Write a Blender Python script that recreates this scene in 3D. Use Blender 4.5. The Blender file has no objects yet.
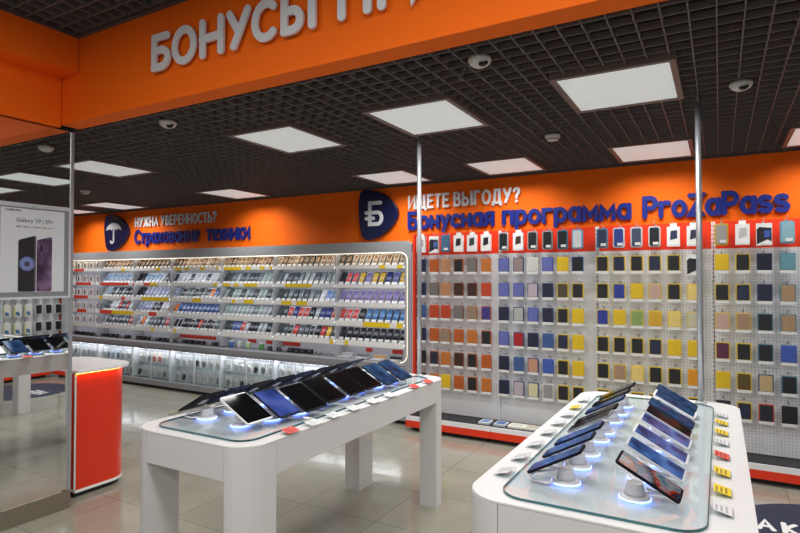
import bpy, bmesh, math, random
from math import sin, cos, pi, radians as R
from mathutils import Vector, Matrix
random.seed(7)
SC = bpy.context.scene
COL = SC.collection

# ------------------------------------------------------------------ camera numbers
FPX, YAW, PIT, EYE = 563.8, R(29.54), R(1.125), 1.6
def shelf_x(px, Y=5.42):
    """X on the shelving plane for a horizontal image position (used once, to space goods along the shelves)."""
    t = (px - 400) / FPX
    return Y * (t * cos(YAW) - sin(YAW) * 1.0) / (cos(YAW) + t * sin(YAW))

# ------------------------------------------------------------------ materials
def lin(h):
    if isinstance(h, str):
        c = [int(h[i:i + 2], 16) / 255 for i in (0, 2, 4)]
    else:
        c = [x / 255 for x in h]
    return tuple(x / 12.92 if x <= .04045 else ((x + .055) / 1.055) ** 2.4 for x in c) + (1,)
_M = {}
def mat(h, rough=.5, metal=0., emit=0., name=None, coat=0., var=0., spec=.5):
    key = (h, rough, metal, emit, coat, var, spec)
    if key in _M: return _M[key]
    m = bpy.data.materials.new(name or 'surface_%s' % h); m.use_nodes = True
    nt = m.node_tree; b = nt.nodes['Principled BSDF']
    c = lin(h)
    b.inputs['Base Color'].default_value = c
    b.inputs['Roughness'].default_value = rough
    b.inputs['Metallic'].default_value = metal
    b.inputs['Specular IOR Level'].default_value = spec
    if coat: b.inputs['Coat Weight'].default_value = coat; b.inputs['Coat Roughness'].default_value = .05
    if emit:
        b.inputs['Emission Color'].default_value = c; b.inputs['Emission Strength'].default_value = emit
    if var:
        tc = nt.nodes.new('ShaderNodeTexCoord'); n = nt.nodes.new('ShaderNodeTexNoise')
        n.inputs['Scale'].default_value = 14; n.inputs['Detail'].default_value = 5
        r = nt.nodes.new('ShaderNodeMapRange'); r.inputs[3].default_value = 1 - var; r.inputs[4].default_value = 1 + var
        x = nt.nodes.new('ShaderNodeMix'); x.data_type = 'RGBA'; x.blend_type = 'MULTIPLY'; x.inputs[0].default_value = 1
        nt.links.new(tc.outputs['Object'], n.inputs['Vector']); nt.links.new(n.outputs['Fac'], r.inputs[0])
        x.inputs[6].default_value = c; nt.links.new(r.outputs[0], x.inputs[7]); nt.links.new(x.outputs[2], b.inputs['Base Color'])
    _M[key] = m
    return m

def floor_mat():
    m = bpy.data.materials.new('polished_tile'); m.use_nodes = True
    nt = m.node_tree; N = nt.nodes; L = nt.links; b = N['Principled BSDF']
    tc = N.new('ShaderNodeTexCoord'); sx = N.new('ShaderNodeSeparateXYZ'); L.new(tc.outputs['Object'], sx.inputs[0])
    def line(sock, off):
        a = N.new('ShaderNodeMath'); a.operation = 'ADD'; a.inputs[1].default_value = off; L.new(sock, a.inputs[0])
        d = N.new('ShaderNodeMath'); d.operation = 'DIVIDE'; d.inputs[1].default_value = .6; L.new(a.outputs[0], d.inputs[0])
        f = N.new('ShaderNodeMath'); f.operation = 'PINGPONG'; f.inputs[1].default_value = .5; L.new(d.outputs[0], f.inputs[0])
        g = N.new('ShaderNodeMath'); g.operation = 'LESS_THAN'; g.inputs[1].default_value = .0042; L.new(f.outputs[0], g.inputs[0])
        return g.outputs[0], d.outputs[0]
    gx, dx = line(sx.outputs['X'], 1.98 + 12); gy, dy = line(sx.outputs['Y'], -4.36 + 12)
    mx = N.new('ShaderNodeMath'); mx.operation = 'MAXIMUM'; L.new(gx, mx.inputs[0]); L.new(gy, mx.inputs[1])
    fx = N.new('ShaderNodeMath'); fx.operation = 'FLOOR'; L.new(dx, fx.inputs[0])
    fy = N.new('ShaderNodeMath'); fy.operation = 'FLOOR'; L.new(dy, fy.inputs[0])
    cv = N.new('ShaderNodeCombineXYZ'); L.new(fx.outputs[0], cv.inputs[0]); L.new(fy.outputs[0], cv.inputs[1])
    wn = N.new('ShaderNodeTexWhiteNoise'); L.new(cv.outputs[0], wn.inputs['Vector'])
    no = N.new('ShaderNodeTexNoise'); no.inputs['Scale'].default_value = 3.5; no.inputs['Detail'].default_value = 8; L.new(tc.outputs['Object'], no.inputs['Vector'])
    ad = N.new('ShaderNodeMath'); ad.operation = 'MULTIPLY_ADD'; ad.inputs[1].default_value = .35; L.new(wn.outputs['Value'], ad.inputs[0]); L.new(no.outputs['Fac'], ad.inputs[2])
    cr = N.new('ShaderNodeValToRGB'); L.new(ad.outputs[0], cr.inputs[0])
    cr.color_ramp.elements[0].position = .3; cr.color_ramp.elements[0].color = lin('8a887a')
    cr.color_ramp.elements[1].position = .95; cr.color_ramp.elements[1].color = lin('9a978a')
    mi = N.new('ShaderNodeMix'); mi.data_type = 'RGBA'; L.new(mx.outputs[0], mi.inputs[0]); L.new(cr.outputs[0], mi.inputs[6]); mi.inputs[7].default_value = lin('66645a')
    L.new(mi.outputs[2], b.inputs['Base Color'])
    mr = N.new('ShaderNodeMapRange'); mr.inputs[3].default_value = .06; mr.inputs[4].default_value = .2; L.new(no.outputs['Fac'], mr.inputs[0]); L.new(mr.outputs[0], b.inputs['Roughness'])
    n2 = N.new('ShaderNodeTexNoise'); n2.inputs['Scale'].default_value = 11; n2.inputs['Detail'].default_value = 2; L.new(tc.outputs['Object'], n2.inputs['Vector'])
    bp = N.new('ShaderNodeBump'); bp.inputs['Strength'].default_value = .09; bp.inputs['Distance'].default_value = .02; L.new(n2.outputs['Fac'], bp.inputs['Height']); L.new(bp.outputs[0], b.inputs['Normal'])
    b.inputs['Specular IOR Level'].default_value = .6
    return m

def peg_mat():
    m = bpy.data.materials.new('perforated_white_steel'); m.use_nodes = True
    nt = m.node_tree; N = nt.nodes; L = nt.links; b = N['Principled BSDF']
    tc = N.new('ShaderNodeTexCoord'); sp = N.new('ShaderNodeSeparateXYZ'); L.new(tc.outputs['Object'], sp.inputs[0])
    outs = []
    for k in ('X', 'Z'):
        d = N.new('ShaderNodeMath'); d.operation = 'DIVIDE'; d.inputs[1].default_value = .025; L.new(sp.outputs[k], d.inputs[0])
        f = N.new('ShaderNodeMath'); f.operation = 'FRACT'; L.new(d.outputs[0], f.inputs[0])
        s = N.new('ShaderNodeMath'); s.operation = 'SUBTRACT'; s.inputs[1].default_value = .5; L.new(f.outputs[0], s.inputs[0])
        p = N.new('ShaderNodeMath'); p.operation = 'MULTIPLY'; L.new(s.outputs[0], p.inputs[0]); L.new(s.outputs[0], p.inputs[1]); outs.append(p.outputs[0])
    a = N.new('ShaderNodeMath'); a.operation = 'ADD'; L.new(outs[0], a.inputs[0]); L.new(outs[1], a.inputs[1])
    l = N.new('ShaderNodeMath'); l.operation = 'LESS_THAN'; l.inputs[1].default_value = .035; L.new(a.outputs[0], l.inputs[0])
    mi = N.new('ShaderNodeMix'); mi.data_type = 'RGBA'; L.new(l.outputs[0], mi.inputs[0]); mi.inputs[6].default_value = lin('dddfe1'); mi.inputs[7].default_value = lin('a9acb0')
    L.new(mi.outputs[2], b.inputs['Base Color']); b.inputs['Roughness'].default_value = .45
    return m

def glass_mat(tint='eef6f4', rough=.0, refl=1.0, name='clear_glass'):
    m = bpy.data.materials.new(name); m.use_nodes = True
    nt = m.node_tree; N = nt.nodes; L = nt.links
    N.remove(N['Principled BSDF']); out = N['Material Output']
    t = N.new('ShaderNodeBsdfTransparent'); t.inputs[0].default_value = lin(tint)
    g = N.new('ShaderNodeBsdfGlossy'); g.inputs['Roughness'].default_value = rough
    lw = N.new('ShaderNodeFresnel'); lw.inputs['IOR'].default_value = 1.45
    ge = N.new('ShaderNodeNewGeometry'); fi = N.new('ShaderNodeMath'); fi.operation = 'SUBTRACT'; fi.inputs[0].default_value = 1; L.new(ge.outputs['Backfacing'], fi.inputs[1])
    mu = N.new('ShaderNodeMath'); mu.operation = 'MULTIPLY'; mu.use_clamp = True; L.new(fi.outputs[0], mu.inputs[1])
    m0 = N.new('ShaderNodeMath'); m0.operation = 'MULTIPLY'; m0.inputs[1].default_value = refl; L.new(lw.outputs[0], m0.inputs[0]); L.new(m0.outputs[0], mu.inputs[0])
    x = N.new('ShaderNodeMixShader'); L.new(mu.outputs[0], x.inputs[0]); L.new(t.outputs[0], x.inputs[1]); L.new(g.outputs[0], x.inputs[2])
    L.new(x.outputs[0], out.inputs[0])
    return m

def screen_mat(cols, scale, strength, name, seed=0., stretch=(1, 1, 1), ior=1.12):
    m = bpy.data.materials.new(name); m.use_nodes = True
    nt = m.node_tree; N = nt.nodes; L = nt.links; b = N['Principled BSDF']
    b.inputs['Base Color'].default_value = (.004, .004, .005, 1); b.inputs['Roughness'].default_value = .07; b.inputs['IOR'].default_value = ior
    tc = N.new('ShaderNodeTexCoord'); mp = N.new('ShaderNodeMapping'); mp.inputs['Location'].default_value = (seed, seed * 1.7, 0); mp.inputs['Scale'].default_value = stretch
    L.new(tc.outputs['Object'], mp.inputs[0])
    n = N.new('ShaderNodeTexNoise'); n.inputs['Scale'].default_value = scale; n.inputs['Detail'].default_value = 3; L.new(mp.outputs[0], n.inputs['Vector'])
    r = N.new('ShaderNodeValToRGB'); L.new(n.outputs['Fac'], r.inputs[0])
    e = r.color_ramp.elements
    pos = [.3 + .42 * i / max(1, len(cols) - 1) for i in range(len(cols))]
    e[0].position, e[0].color = pos[0], lin(cols[0]); e[1].position, e[1].color = pos[-1], lin(cols[-1])
    for p, c in list(zip(pos, cols))[1:-1]:
        q = e.new(p); q.color = lin(c)
    L.new(r.outputs[0], b.inputs['Emission Color']); b.inputs['Emission Strength'].default_value = strength
    return m

# ------------------------------------------------------------------ mesh helper
class MB:
    def __init__(s): s.v = []; s.f = []; s.m = []; s.sm = []
    def add(s, vs, fs, m=0, smooth=False):
        o = len(s.v); s.v += [tuple(p) for p in vs]
        for f in fs: s.f.append([i + o for i in f]); s.m.append(m); s.sm.append(smooth)
        return s
    def box(s, x0, y0, z0, x1, y1, z1, m=0):
        vs = [(x, y, z) for z in (z0, z1) for y in (y0, y1) for x in (x0, x1)]
        return s.add(vs, [(0, 2, 3, 1), (4, 5, 7, 6), (0, 1, 5, 4), (2, 6, 7, 3), (0, 4, 6, 2), (1, 3, 7, 5)], m)
    def extr(s, poly, axis, a, b, m=0, smooth=False):
        P = {'z': lambda u, v, w: (u, v, w), 'y': lambda u, v, w: (u, w, v), 'x': lambda u, v, w: (w, u, v)}[axis]
        n = len(poly)
        s.add([P(u, v, w) for w in (a, b) for u, v in poly], [list(range(n))[::-1], list(range(n, 2 * n))], m)
        k = len(s.v) - 2 * n
        for i in range(n):
            j = (i + 1) % n
            s.f.append([k + i, k + j, k + n + j, k + n + i]); s.m.append(m); s.sm.append(smooth)
        return s
    def tube(s, path, r, seg=8, m=0, cap=True):
        path = [Vector(p) for p in path]; rings = []
        up = Vector((0, 0, 1))
        for i, p in enumerate(path):
            d = (path[min(i + 1, len(path) - 1)] - path[max(i - 1, 0)]).normalized()
            a = d.cross(up)
            if a.length < .01: a = d.cross(Vector((1, 0, 0)))
            a.normalize(); b = d.cross(a)
            rr = r[i] if isinstance(r, (list, tuple)) else r
            rings.append([p + a * (rr * cos(2 * pi * k / seg)) + b * (rr * sin(2 * pi * k / seg)) for k in range(seg)])
        vs = [q for g in rings for q in g]; fs = []
        for i in range(len(rings) - 1):
            for k in range(seg):
                fs.append((i * seg + k, i * seg + (k + 1) % seg, (i + 1) * seg + (k + 1) % seg, (i + 1) * seg + k))
        s.add(vs, fs, m, True)
        if cap:
            o = len(s.v) - len(vs); n = len(rings)
            s.f.append([o + k for k in range(seg)][::-1]); s.m.append(m); s.sm.append(False)
            s.f.append([o + (n - 1) * seg + k for k in range(seg)]); s.m.append(m); s.sm.append(False)
        return s
    def lathe(s, prof, c=(0, 0, 0), seg=24, m=0, tilt=None):
        vs = []; fs = []
        for r, z in prof:
            for k in range(seg):
                p = Vector((r * cos(2 * pi * k / seg), r * sin(2 * pi * k / seg), z))
                if tilt is not None: p = tilt @ p
                vs.append(p + Vector(c))
        for i in range(len(prof) - 1):
            for k in range(seg):
                fs.append((i * seg + k, i * seg + (k + 1) % seg, (i + 1) * seg + (k + 1) % seg, (i + 1) * seg + k))
        s.add(vs, fs, m, True)
        o = len(s.v) - len(vs)
        for i in (0, len(prof) - 1):
            if prof[i][0] > 1e-5: s.f.append([o + i * seg + k for k in range(seg)]); s.m.append(m); s.sm.append(False)
        return s
    def xf(s, M):
        s.v = [tuple(M @ Vector(p)) for p in s.v]; return s
    def mesh(s, name, mats, bevel=0):
        me = bpy.data.meshes.new(name); me.from_pydata(s.v, [], s.f)
        for m in (mats if isinstance(mats, (list, tuple)) else [mats]): me.materials.append(m)
        for p, mi, sm in zip(me.polygons, s.m, s.sm): p.material_index = mi; p.use_smooth = sm
        bm = bmesh.new(); bm.from_mesh(me); bmesh.ops.recalc_face_normals(bm, faces=bm.faces)
        if bevel:
            es = [e for e in bm.edges if len(e.link_faces) == 2 and e.calc_face_angle(0) > .9]
            bmesh.ops.bevel(bm, geom=es, offset=bevel, segments=2, affect='EDGES', profile=.5)
        bm.to_mesh(me); bm.free()
        return me
    def build(s, name, mats, parent=None, bevel=0, loc=None):
        return link(name, s.mesh(name, mats, bevel), parent, loc)

def link(name, me, parent=None, loc=None):
    o = bpy.data.objects.new(name, me); COL.objects.link(o)
    if parent: o.parent = parent
    if loc: o.location = loc
    return o
def tag(o, label, cat, group=None):
    o['label'] = label; o['category'] = cat
    if group: o['group'] = group
    return o
def thing(name, label, cat, loc=(0, 0, 0), rz=0, group=None):
    o = bpy.data.objects.new(name, None); COL.objects.link(o); o.location = loc; o.rotation_euler = (0, 0, rz)
    o.empty_display_size = .1
    return tag(o, label, cat, group)
def struct(name, mb, mats, bevel=0):
    o = mb.build(name, mats, None, bevel); o['kind'] = 'structure'; return o
def dup(root, loc=None, rz=None, label=None, group=None):
    r = root.copy(); COL.objects.link(r)
    if loc is not None: r.location = loc
    if rz is not None: r.rotation_euler = (0, 0, rz)
    if label: r['label'] = label
    if group: r['group'] = group
    for ch in list(root.children):
        c = ch.copy(); COL.objects.link(c); c.parent = r
        for g in list(ch.children):
            d = g.copy(); COL.objects.link(d); d.parent = c
    return r
def rrect(x0, y0, x1, y1, r, n=8, corners=(1, 1, 1, 1)):
    out = []
    for (cx, cy, a, on, px, py) in ((x1 - r, y0 + r, -90, corners[0], x1, y0), (x1 - r, y1 - r, 0, corners[1], x1, y1), (x0 + r, y1 - r, 90, corners[2], x0, y1), (x0 + r, y0 + r, 180, corners[3], x0, y0)):
        if on:
            for i in range(n + 1):
                t = R(a + 90 * i / n); out.append((cx + r * cos(t), cy + r * sin(t)))
        else: out.append((px, py))
    return out
def catmull(pts, n=6):
    out = []; k = len(pts)
    for i in range(k):
        p0, p1, p2, p3 = [Vector(pts[(i + d) % k]) for d in (-1, 0, 1, 2)]
        for j in range(n):
            t = j / n
            out.append(tuple(.5 * ((2 * p1) + (p2 - p0) * t + (2 * p0 - 5 * p1 + 4 * p2 - p3) * t * t + (3 * p1 - p0 - 3 * p2 + p3) * t ** 3)))
    return out
ORD = 'zeroth first second third fourth fifth sixth seventh eighth ninth tenth eleventh twelfth thirteenth fourteenth'.split()

# ------------------------------------------------------------------ common materials
ORANGE = mat('f26a0c', .7, name='orange_wall_paint', var=.03, spec=.2)
ORANGE_DEEP = mat('d2480f', .45, name='orange_red_paint')
WHITE = mat('e4e4e4', .35, name='white_laminate', coat=.2)
WHITE_SIDE = mat('d9d8d8', .4, name='white_lacquer')
SHELFWHITE = mat('e9eaec', .4, name='white_powder_steel')
GREY = mat('9a9da0', .4, name='grey_powder_steel')
DGREY = mat('77797d', .4, name='mid_grey_steel')
CHROME = mat('b4b7bb', .3, .6, name='chrome')
BRUSHED = mat('b0aca3', .35, .9, name='brushed_steel')
BLACK = mat('151518', .5, name='black')
RED = mat('e23512', .4, name='red_paint')
NAVY = mat('0f153c', .3, name='navy_enamel')
BLUE = mat('17267a', .35, name='blue_letter')
LETTERW = mat('d3d5d8', .35, name='white_letter')
CARDW = mat('ececea', .5, name='white_card')
YEL = mat('eccb12', .5, name='yellow_card')
REDC = mat('e04a36', .5, name='red_card')
GLASS = glass_mat()
ACRYL = glass_mat('fbfdfd', .02, .8, 'clear_acrylic')
CLEARP = glass_mat('f6f8f8', .2, .8, 'clear_plastic')

# ================================================================== THE SETTING
WB, XR, XL, ZC = 5.60, 2.08, -10.6, 2.65
struct('floor', MB().box(XL - .2, -3.0, -.1, 3.6, WB + .1, 0), floor_mat())
struct('wall_back', MB().box(XL - .2, WB, 0, XR + .2, WB + .12, 3.3), ORANGE)
struct('wall_right', MB().box(XR, 2.34, 0, XR + .12, WB, 3.3), mat('dadad8', .6))
struct('wall_left', MB().box(XL - .12, 2.34, 0, XL, WB, 3.3), ORANGE)
CEILDARK = mat('060607', .95, name='black_ceiling_void')
struct('ceiling', MB().box(XL - .2, 2.21, 3.3, XR + .2, WB + .12, 3.36), CEILDARK)
struct('ceiling_corridor', MB().box(-4.7, -3.0, 3.75, 3.6, 2.2, 3.81), CEILDARK)
# fascia beam over the entrance and the beam on the left
struct('wall_front', MB().box(-3.94, 2.21, ZC, 3.5, 2.34, 3.72), ORANGE)
b = MB().box(-4.65, -3.0, 2.975, -3.735, 2.205, 3.72).box(-4.65, -3.0, 2.632, -3.93, 2.205, 2.975)
struct('wall_beam', b, ORANGE)
struct('wall_column', MB().box(-4.62, .6, 0, -3.978, 2.31, 2.628), mat('c9c9c6', .6))
# open-cell ceiling grid: all slats are one pattern
P = .098
g = MB()
x = XL
ys0, ys1 = 2.35, 5.555
holes = []
LX1 = [-.47, -1.648, -2.826, -5.095]
LX2 = [.74, -.47, -1.73, -2.94, -5.235, -7.62, -8.80]
LIGHTS = [(x, 3.285) for x in LX1] + [(x, 5.06) for x in LX2]
HX, HY = .292, .335
LIGHTS_IN = [(a, c) for a, c in LIGHTS]
def cuts(fixed, lo, hi, along_y):
    """pieces of one slat between the lamp openings"""
    segs = [(lo, hi)]
    for (cx, cy) in LIGHTS_IN:
        hx, hy = HX, HY
        if along_y:
            if abs(fixed - cx) < hx: a, c = cy - hy, cy + hy
            else: continue
        else:
            if abs(fixed - cy) < hy: a, c = cx - hx, cx + hx
            else: continue
        new = []
        for (p, q) in segs:
            if c <= p or a >= q: new.append((p, q)); continue
            if a > p: new.append((p, a))
            if c < q: new.append((c, q))
        segs = new
    return segs
k = math.ceil(XL / P)
while k * P < XR:
    for a, c in cuts(k * P, ys0, ys1, True): g.box(k * P - .003, a, ZC, k * P + .003, c, ZC + .028)
    k += 1
y = ys0 + .03
while y < ys1:
    for a, c in cuts(y, XL, XR, False): g.box(a, y - .003, ZC, c, y + .003, ZC + .028)
    y += P
GRID = mat('625d5b', .5, name='grey_slat')
struct('ceiling_grid', g, GRID)
struct('trim_1', MB().box(XL, ys1, ZC - .012, XR, WB, ZC + .05), mat('4a4644', .6))
g = MB(); Z2 = 3.215
for i in range(0, 75):
    xx = -3.735 + .098 * i
    g.box(xx - .004, -2.0, Z2, xx + .004, 2.21, Z2 + .05)
for i in range(0, 43):
    yy = 2.16 - .098 * i
    g.box(-3.735, yy - .004, Z2, 3.4, yy + .004, Z2 + .05)
struct('ceiling_grid_corridor', g, GRID)
g = MB().box(-3.735, 2.18, Z2 - .01, 3.4, 2.21, Z2 + .05).box(-3.735, -2, Z2 - .01, -3.71, 2.18, Z2 + .05)
struct('trim_2', g, mat('4a4644', .6))

# ------------------------------------------------------------------ lamps
FRAME = mat('70615a', .5, name='lamp_frame')
DIFF = mat('e9efee', .6, emit=.33, name='lamp_diffuser')
near = {(-.47, 3.285): 'large ceiling light panel above the white table with rows of tilted phones',
        (-1.648, 3.285): 'ceiling light panel beside the camera dome, above the tablet table',
        (-2.826, 3.285): 'ceiling light panel beyond the tablet table, before the umbrella and currency signs',
        (-5.095, 3.285): 'ceiling light panel meeting the mirror edge, above the orange counter',
        (.74, 5.06): 'ceiling light panel cut by the frame above the pegboard end',
        (-.47, 5.06): 'ceiling light panel over the Latin lettering, beside the second chrome pole',
        (-1.73, 5.06): 'ceiling light panel over the white question about benefit',
        (-2.94, 5.06): 'ceiling light panel just over the round currency emblem sign',
        (-5.235, 5.06): 'ceiling light panel over the end of the umbrella insurance sign',
        (-7.62, 5.06): 'ceiling light panel over the dark blue umbrella emblem',
        (-8.80, 5.06): 'sliver of ceiling light panel showing beside the mirror edge'}
fr = MB(); a, c, e, h = .30, .345, .27, .315
for (x0, y0, x1, y1) in ((-a, -c, a, -h), (-a, h, a, c), (-a, -h, -e, h), (e, -h, a, h)): fr.box(x0, y0, -.018, x1, y1, .03)
fr_me = fr.mesh('frame', FRAME); df_me = MB().box(-e, -h, -.012, e, h, .0).mesh('diffuser', DIFF)
ld = bpy.data.lights.new('ceiling_lamp', 'AREA'); ld.shape = 'RECTANGLE'; ld.size, ld.size_y = .54, .63
ld.energy = 15; ld.spread = R(146); ld.color = (1.0, .985, .965)
for i, (x, y) in enumerate(LIGHTS):
    t = thing('ceiling_light', near[(x, y)], 'ceiling light', (x, y, ZC), 0, 'square light panels in the grid ceiling')
    link('frame', fr_me, t); link('diffuser', df_me, t)
    lo = bpy.data.objects.new('ceiling_lamp', ld); COL.objects.link(lo); lo.location = (x, y, ZC - .022)
# added fill lights above the corridor, out of view, to brighten the fascia
l2 = bpy.data.lights.new('corridor_fill', 'AREA'); l2.shape = 'RECTANGLE'; l2.size, l2.size_y = 1.2, .6; l2.energy = 35; l2.color = (1, .97, .93)
for (x, y) in ((-.5, .9), (1.5, .9), (-.2, -1.3), (1.7, -1.3), (-2.3, .5)):
    lo = bpy.data.objects.new('corridor_fill', l2); COL.objects.link(lo); lo.location = (x, y, Z2 - .03)
w = bpy.data.worlds.new('hall'); SC.world = w; w.use_nodes = True
w.node_tree.nodes['Background'].inputs[0].default_value = (.92, .95, 1, 1); w.node_tree.nodes['Background'].inputs[1].default_value = .35

# domes, detectors
DW = mat('cfccc4', .4, name='dome_white')
def dome(loc, label, rz=0, wire=False):
    t = thing('security_camera', label, 'security camera', loc, rz, None)
    MB().lathe([(.055, 0), (.056, -.014), (.046, -.03), (.026, -.042), (0, -.045)], seg=24).build('ceiling_mount_housing', DW, t)
    MB().lathe([(.026, 0), (.024, -.012), (.014, -.022), (0, -.025)], (.016, -.026, -.024), 16, tilt=Matrix.Rotation(R(30), 3, 'X')).build('lens', BLACK, t)
    if wire:
        MB().tube([(-.05 - .05 * sin(u / 12 * pi), .0, .01 - .14 * sin(u / 12 * pi) * (1 - .3 * u / 12)) for u in range(13)], .0025, 6).build('cable', mat('5d5a55', .5), t)
dome((-.99, 2.52, ZC), 'white security camera dome with a loose cable loop, under the ceiling by the orange beam', R(20), True)
dome((.11, 3.53, ZC), 'white security camera dome on the ceiling beside the tall chrome pole', R(-10))
dome((-3.22, 2.515, ZC), 'small white security camera dome near the orange beam, above the umbrella sign', R(40))
for (loc, lab) in (((-1.06, 4.15, ZC), 'round white smoke detector on the grid ceiling above the benefit question'), ((-6.65, 4.03, ZC), 'round white smoke detector on the far ceiling above the orange counter')):
    t = thing('smoke_detector', lab, 'smoke detector', loc)
    MB().lathe([(.055, 0), (.055, -.018), (.04, -.03), (.04, -.04), (0, -.044)], seg=24).build('housing', DW, t)
    MB().lathe([(.0415, -.03), (.0415, -.036)], seg=24).build('vent_ring', DGREY, t)

# ================================================================== MIRROR, POSTER, COUNTER
t = thing('wall_mirror', 'tall mirror panel covering the column beside the orange counter', 'mirror', (-3.953, 0, 0))
mm = mat('e8ecec', .012, 1., name='mirror_silver')
MB().box(-.02, .7, .126, 0, 2.288, 2.622).build('mirror_pane', mm, t)
MB().box(-.022, .7, .0, .004, 2.312, .126).build('bottom_rail', mat('9f978a', .4, .85), t, .002)
MB().box(-.02, 2.288, .126, .006, 2.312, 2.622).build('edge_trim', CHROME, t, .002)
MB().box(.004, 2.255, .126, .012, 2.28, .134).build('clip', mat('a07a3c', .3, .8), t)

ph = thing('poster_holder', 'clear acrylic poster holder with grey border hung on the mirror', 'poster holder', (-3.948, 0, 0))
MB().box(.002, 1.79, 1.468, .006, 2.285, 2.078).build('back_plate', mat('85888b', .45), ph)
f = MB()
for (y0, z0, y1, z1) in ((1.79, 2.058, 2.285, 2.085), (1.79, 1.46, 2.285, 1.474), (1.79, 1.474, 1.797, 2.058), (2.272, 1.474, 2.285, 2.058)): f.box(.0, y0, z0, .016, y1, z1)
f.build('frame', mat('dfe5ec', .12, .3, name='clear_edge'), ph)
MB().box(.0165, 2.03, 2.052, .022, 2.055, 2.066).build('clip', CHROME, ph)
po = thing('poster', 'white smartphone advertising poster showing two phones in the holder on the mirror', 'poster', (-3.948, 0, 0))
MB().box(.0065, 1.845, 1.505, .0085, 2.243, 2.05).build('sheet', mat('d8dce0', .45), po)
p1 = [(1.95, 1.515), (1.957, 1.508), (2.05, 1.508), (2.058, 1.515), (2.058, 1.868), (2.05, 1.876), (1.957, 1.846), (1.95, 1.836)]
MB().extr(p1, 'x', .0087, .0105).extr([(2.048, 1.52), (2.058, 1.52), (2.058, 1.866), (2.048, 1.868)], 'x', .0106, .0112, 1).build('black_phone_print', [mat('26262c', .3, var=.2), mat('585660', .3)], po)
p2 = [(2.064, 1.515), (2.07, 1.508), (2.153, 1.508), (2.161, 1.515), (2.161, 1.868), (2.153, 1.874), (2.07, 1.85), (2.064, 1.842)]
lil = screen_mat(['3a3040', '5a4660', '8a6f92', 'a98fae'], 7, .0, 'lilac_print'); lb = lil.node_tree.nodes['Principled BSDF']
lil.node_tree.links.new(lil.node_tree.nodes['Color Ramp'].outputs[0], lb.inputs['Base Color']); lb.inputs['Roughness'].default_value = .4
MB().extr(p2, 'x', .0087, .0105).extr(rrect(2.085, 1.775, 2.1, 1.82, .006, 4), 'x', .0106, .0112, 1).extr(rrect(2.112, 1.788, 2.119, 1.803, .003, 3), 'x', .0106, .0112, 1).build('lilac_phone_print', [lil, mat('1c1a22', .3)], po)
circ = lambda cy, cz, r, n=28: [(cy + r * cos(2 * pi * i / n), cz + r * sin(2 * pi * i / n)) for i in range(n)]
MB().extr(circ(2.003, 1.69, .047), 'x', .0107, .0113).extr(circ(2.003, 1.69, .031), 'x', .0114, .0118, 1).extr(circ(2.003, 1.69, .026), 'x', .0119, .0122, 0).extr(circ(2.003, 1.688, .016, 10), 'x', .0123, .0126, 2).build('blue_badge', [mat('6f7cb4', .4), mat('9aa4cc', .4), mat('4a3d55', .4)], po)

DG = None
def glyph(ch, bold=.0, ext=.01):
    cu = bpy.data.curves.new('glyph', 'FONT'); cu.body = ch; cu.size = 1; cu.offset = bold; cu.extrude = ext / 2
    o = bpy.data.objects.new('glyph', cu); COL.objects.link(o)
    bpy.context.view_layer.update()
    me = bpy.data.meshes.new_from_object(o.evaluated_get(bpy.context.evaluated_depsgraph_get()))
    bpy.data.objects.remove(o); bpy.data.curves.remove(cu)
    return me
_G = {}
def text_line(txt, origin, ux, uz, span, cap, depth, m, parent, bold=.02, gap=.07, space=.28, part='letter', one=False):
    """letters of a font line, fitted to a width; ux / uz = direction of the baseline and up; each letter a mesh of its own (or one mesh for print)"""
    ux, uz = Vector(ux), Vector(uz); n = ux.cross(uz)
    items = []; x = 0
    for ch in txt:
        if ch == ' ': x += space; continue
        if (ch, bold) not in _G: _G[(ch, bold)] = glyph(ch, bold, .02)
        me = _G[(ch, bold)]
        xs = [v.co.x for v in me.vertices]
        items.append((me, x - min(xs))); x += max(xs) - min(xs) + gap
    tot = x - gap; H = .69
    allv = MB()
    for me, dx in items:
        mb = MB()
        vs = [Vector(origin) + ux * ((v.co.x + dx) / tot * span) + uz * (v.co.y / H * cap) + n * ((v.co.z + .01) / .02 * depth) for v in me.vertices]
        (allv if one else mb).add(vs, [tuple(p.vertices) for p in me.polygons])
        if not one: mb.build(part, m, parent)
    if one: allv.build(part, m, parent)
DK = mat('2e3036', .5)
text_line('SAMSUNG', (.0086, 1.868, 2.029), (0, 1, 0), (0, 0, 1), .098, .013, .0006, DK, po, .02, .1, part='brand_print', one=True)
text_line('Galaxy S9 | S9+', (.0086, 1.937, 1.962), (0, 1, 0), (0, 0, 1), .232, .026, .0006, DK, po, .0, .07, part='headline_print', one=True)
mb = MB(); yy = 1.937; rs = random.Random(3)
while yy < 2.165:
    if rs.random() < .86: mb.box(.0086, yy, 1.9275, .0091, yy + .0055, 1.9275 + rs.choice((.007, .007, .009)))
    yy += .0085
mb.build('small_print', mat('5a5c62', .5), po)

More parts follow.
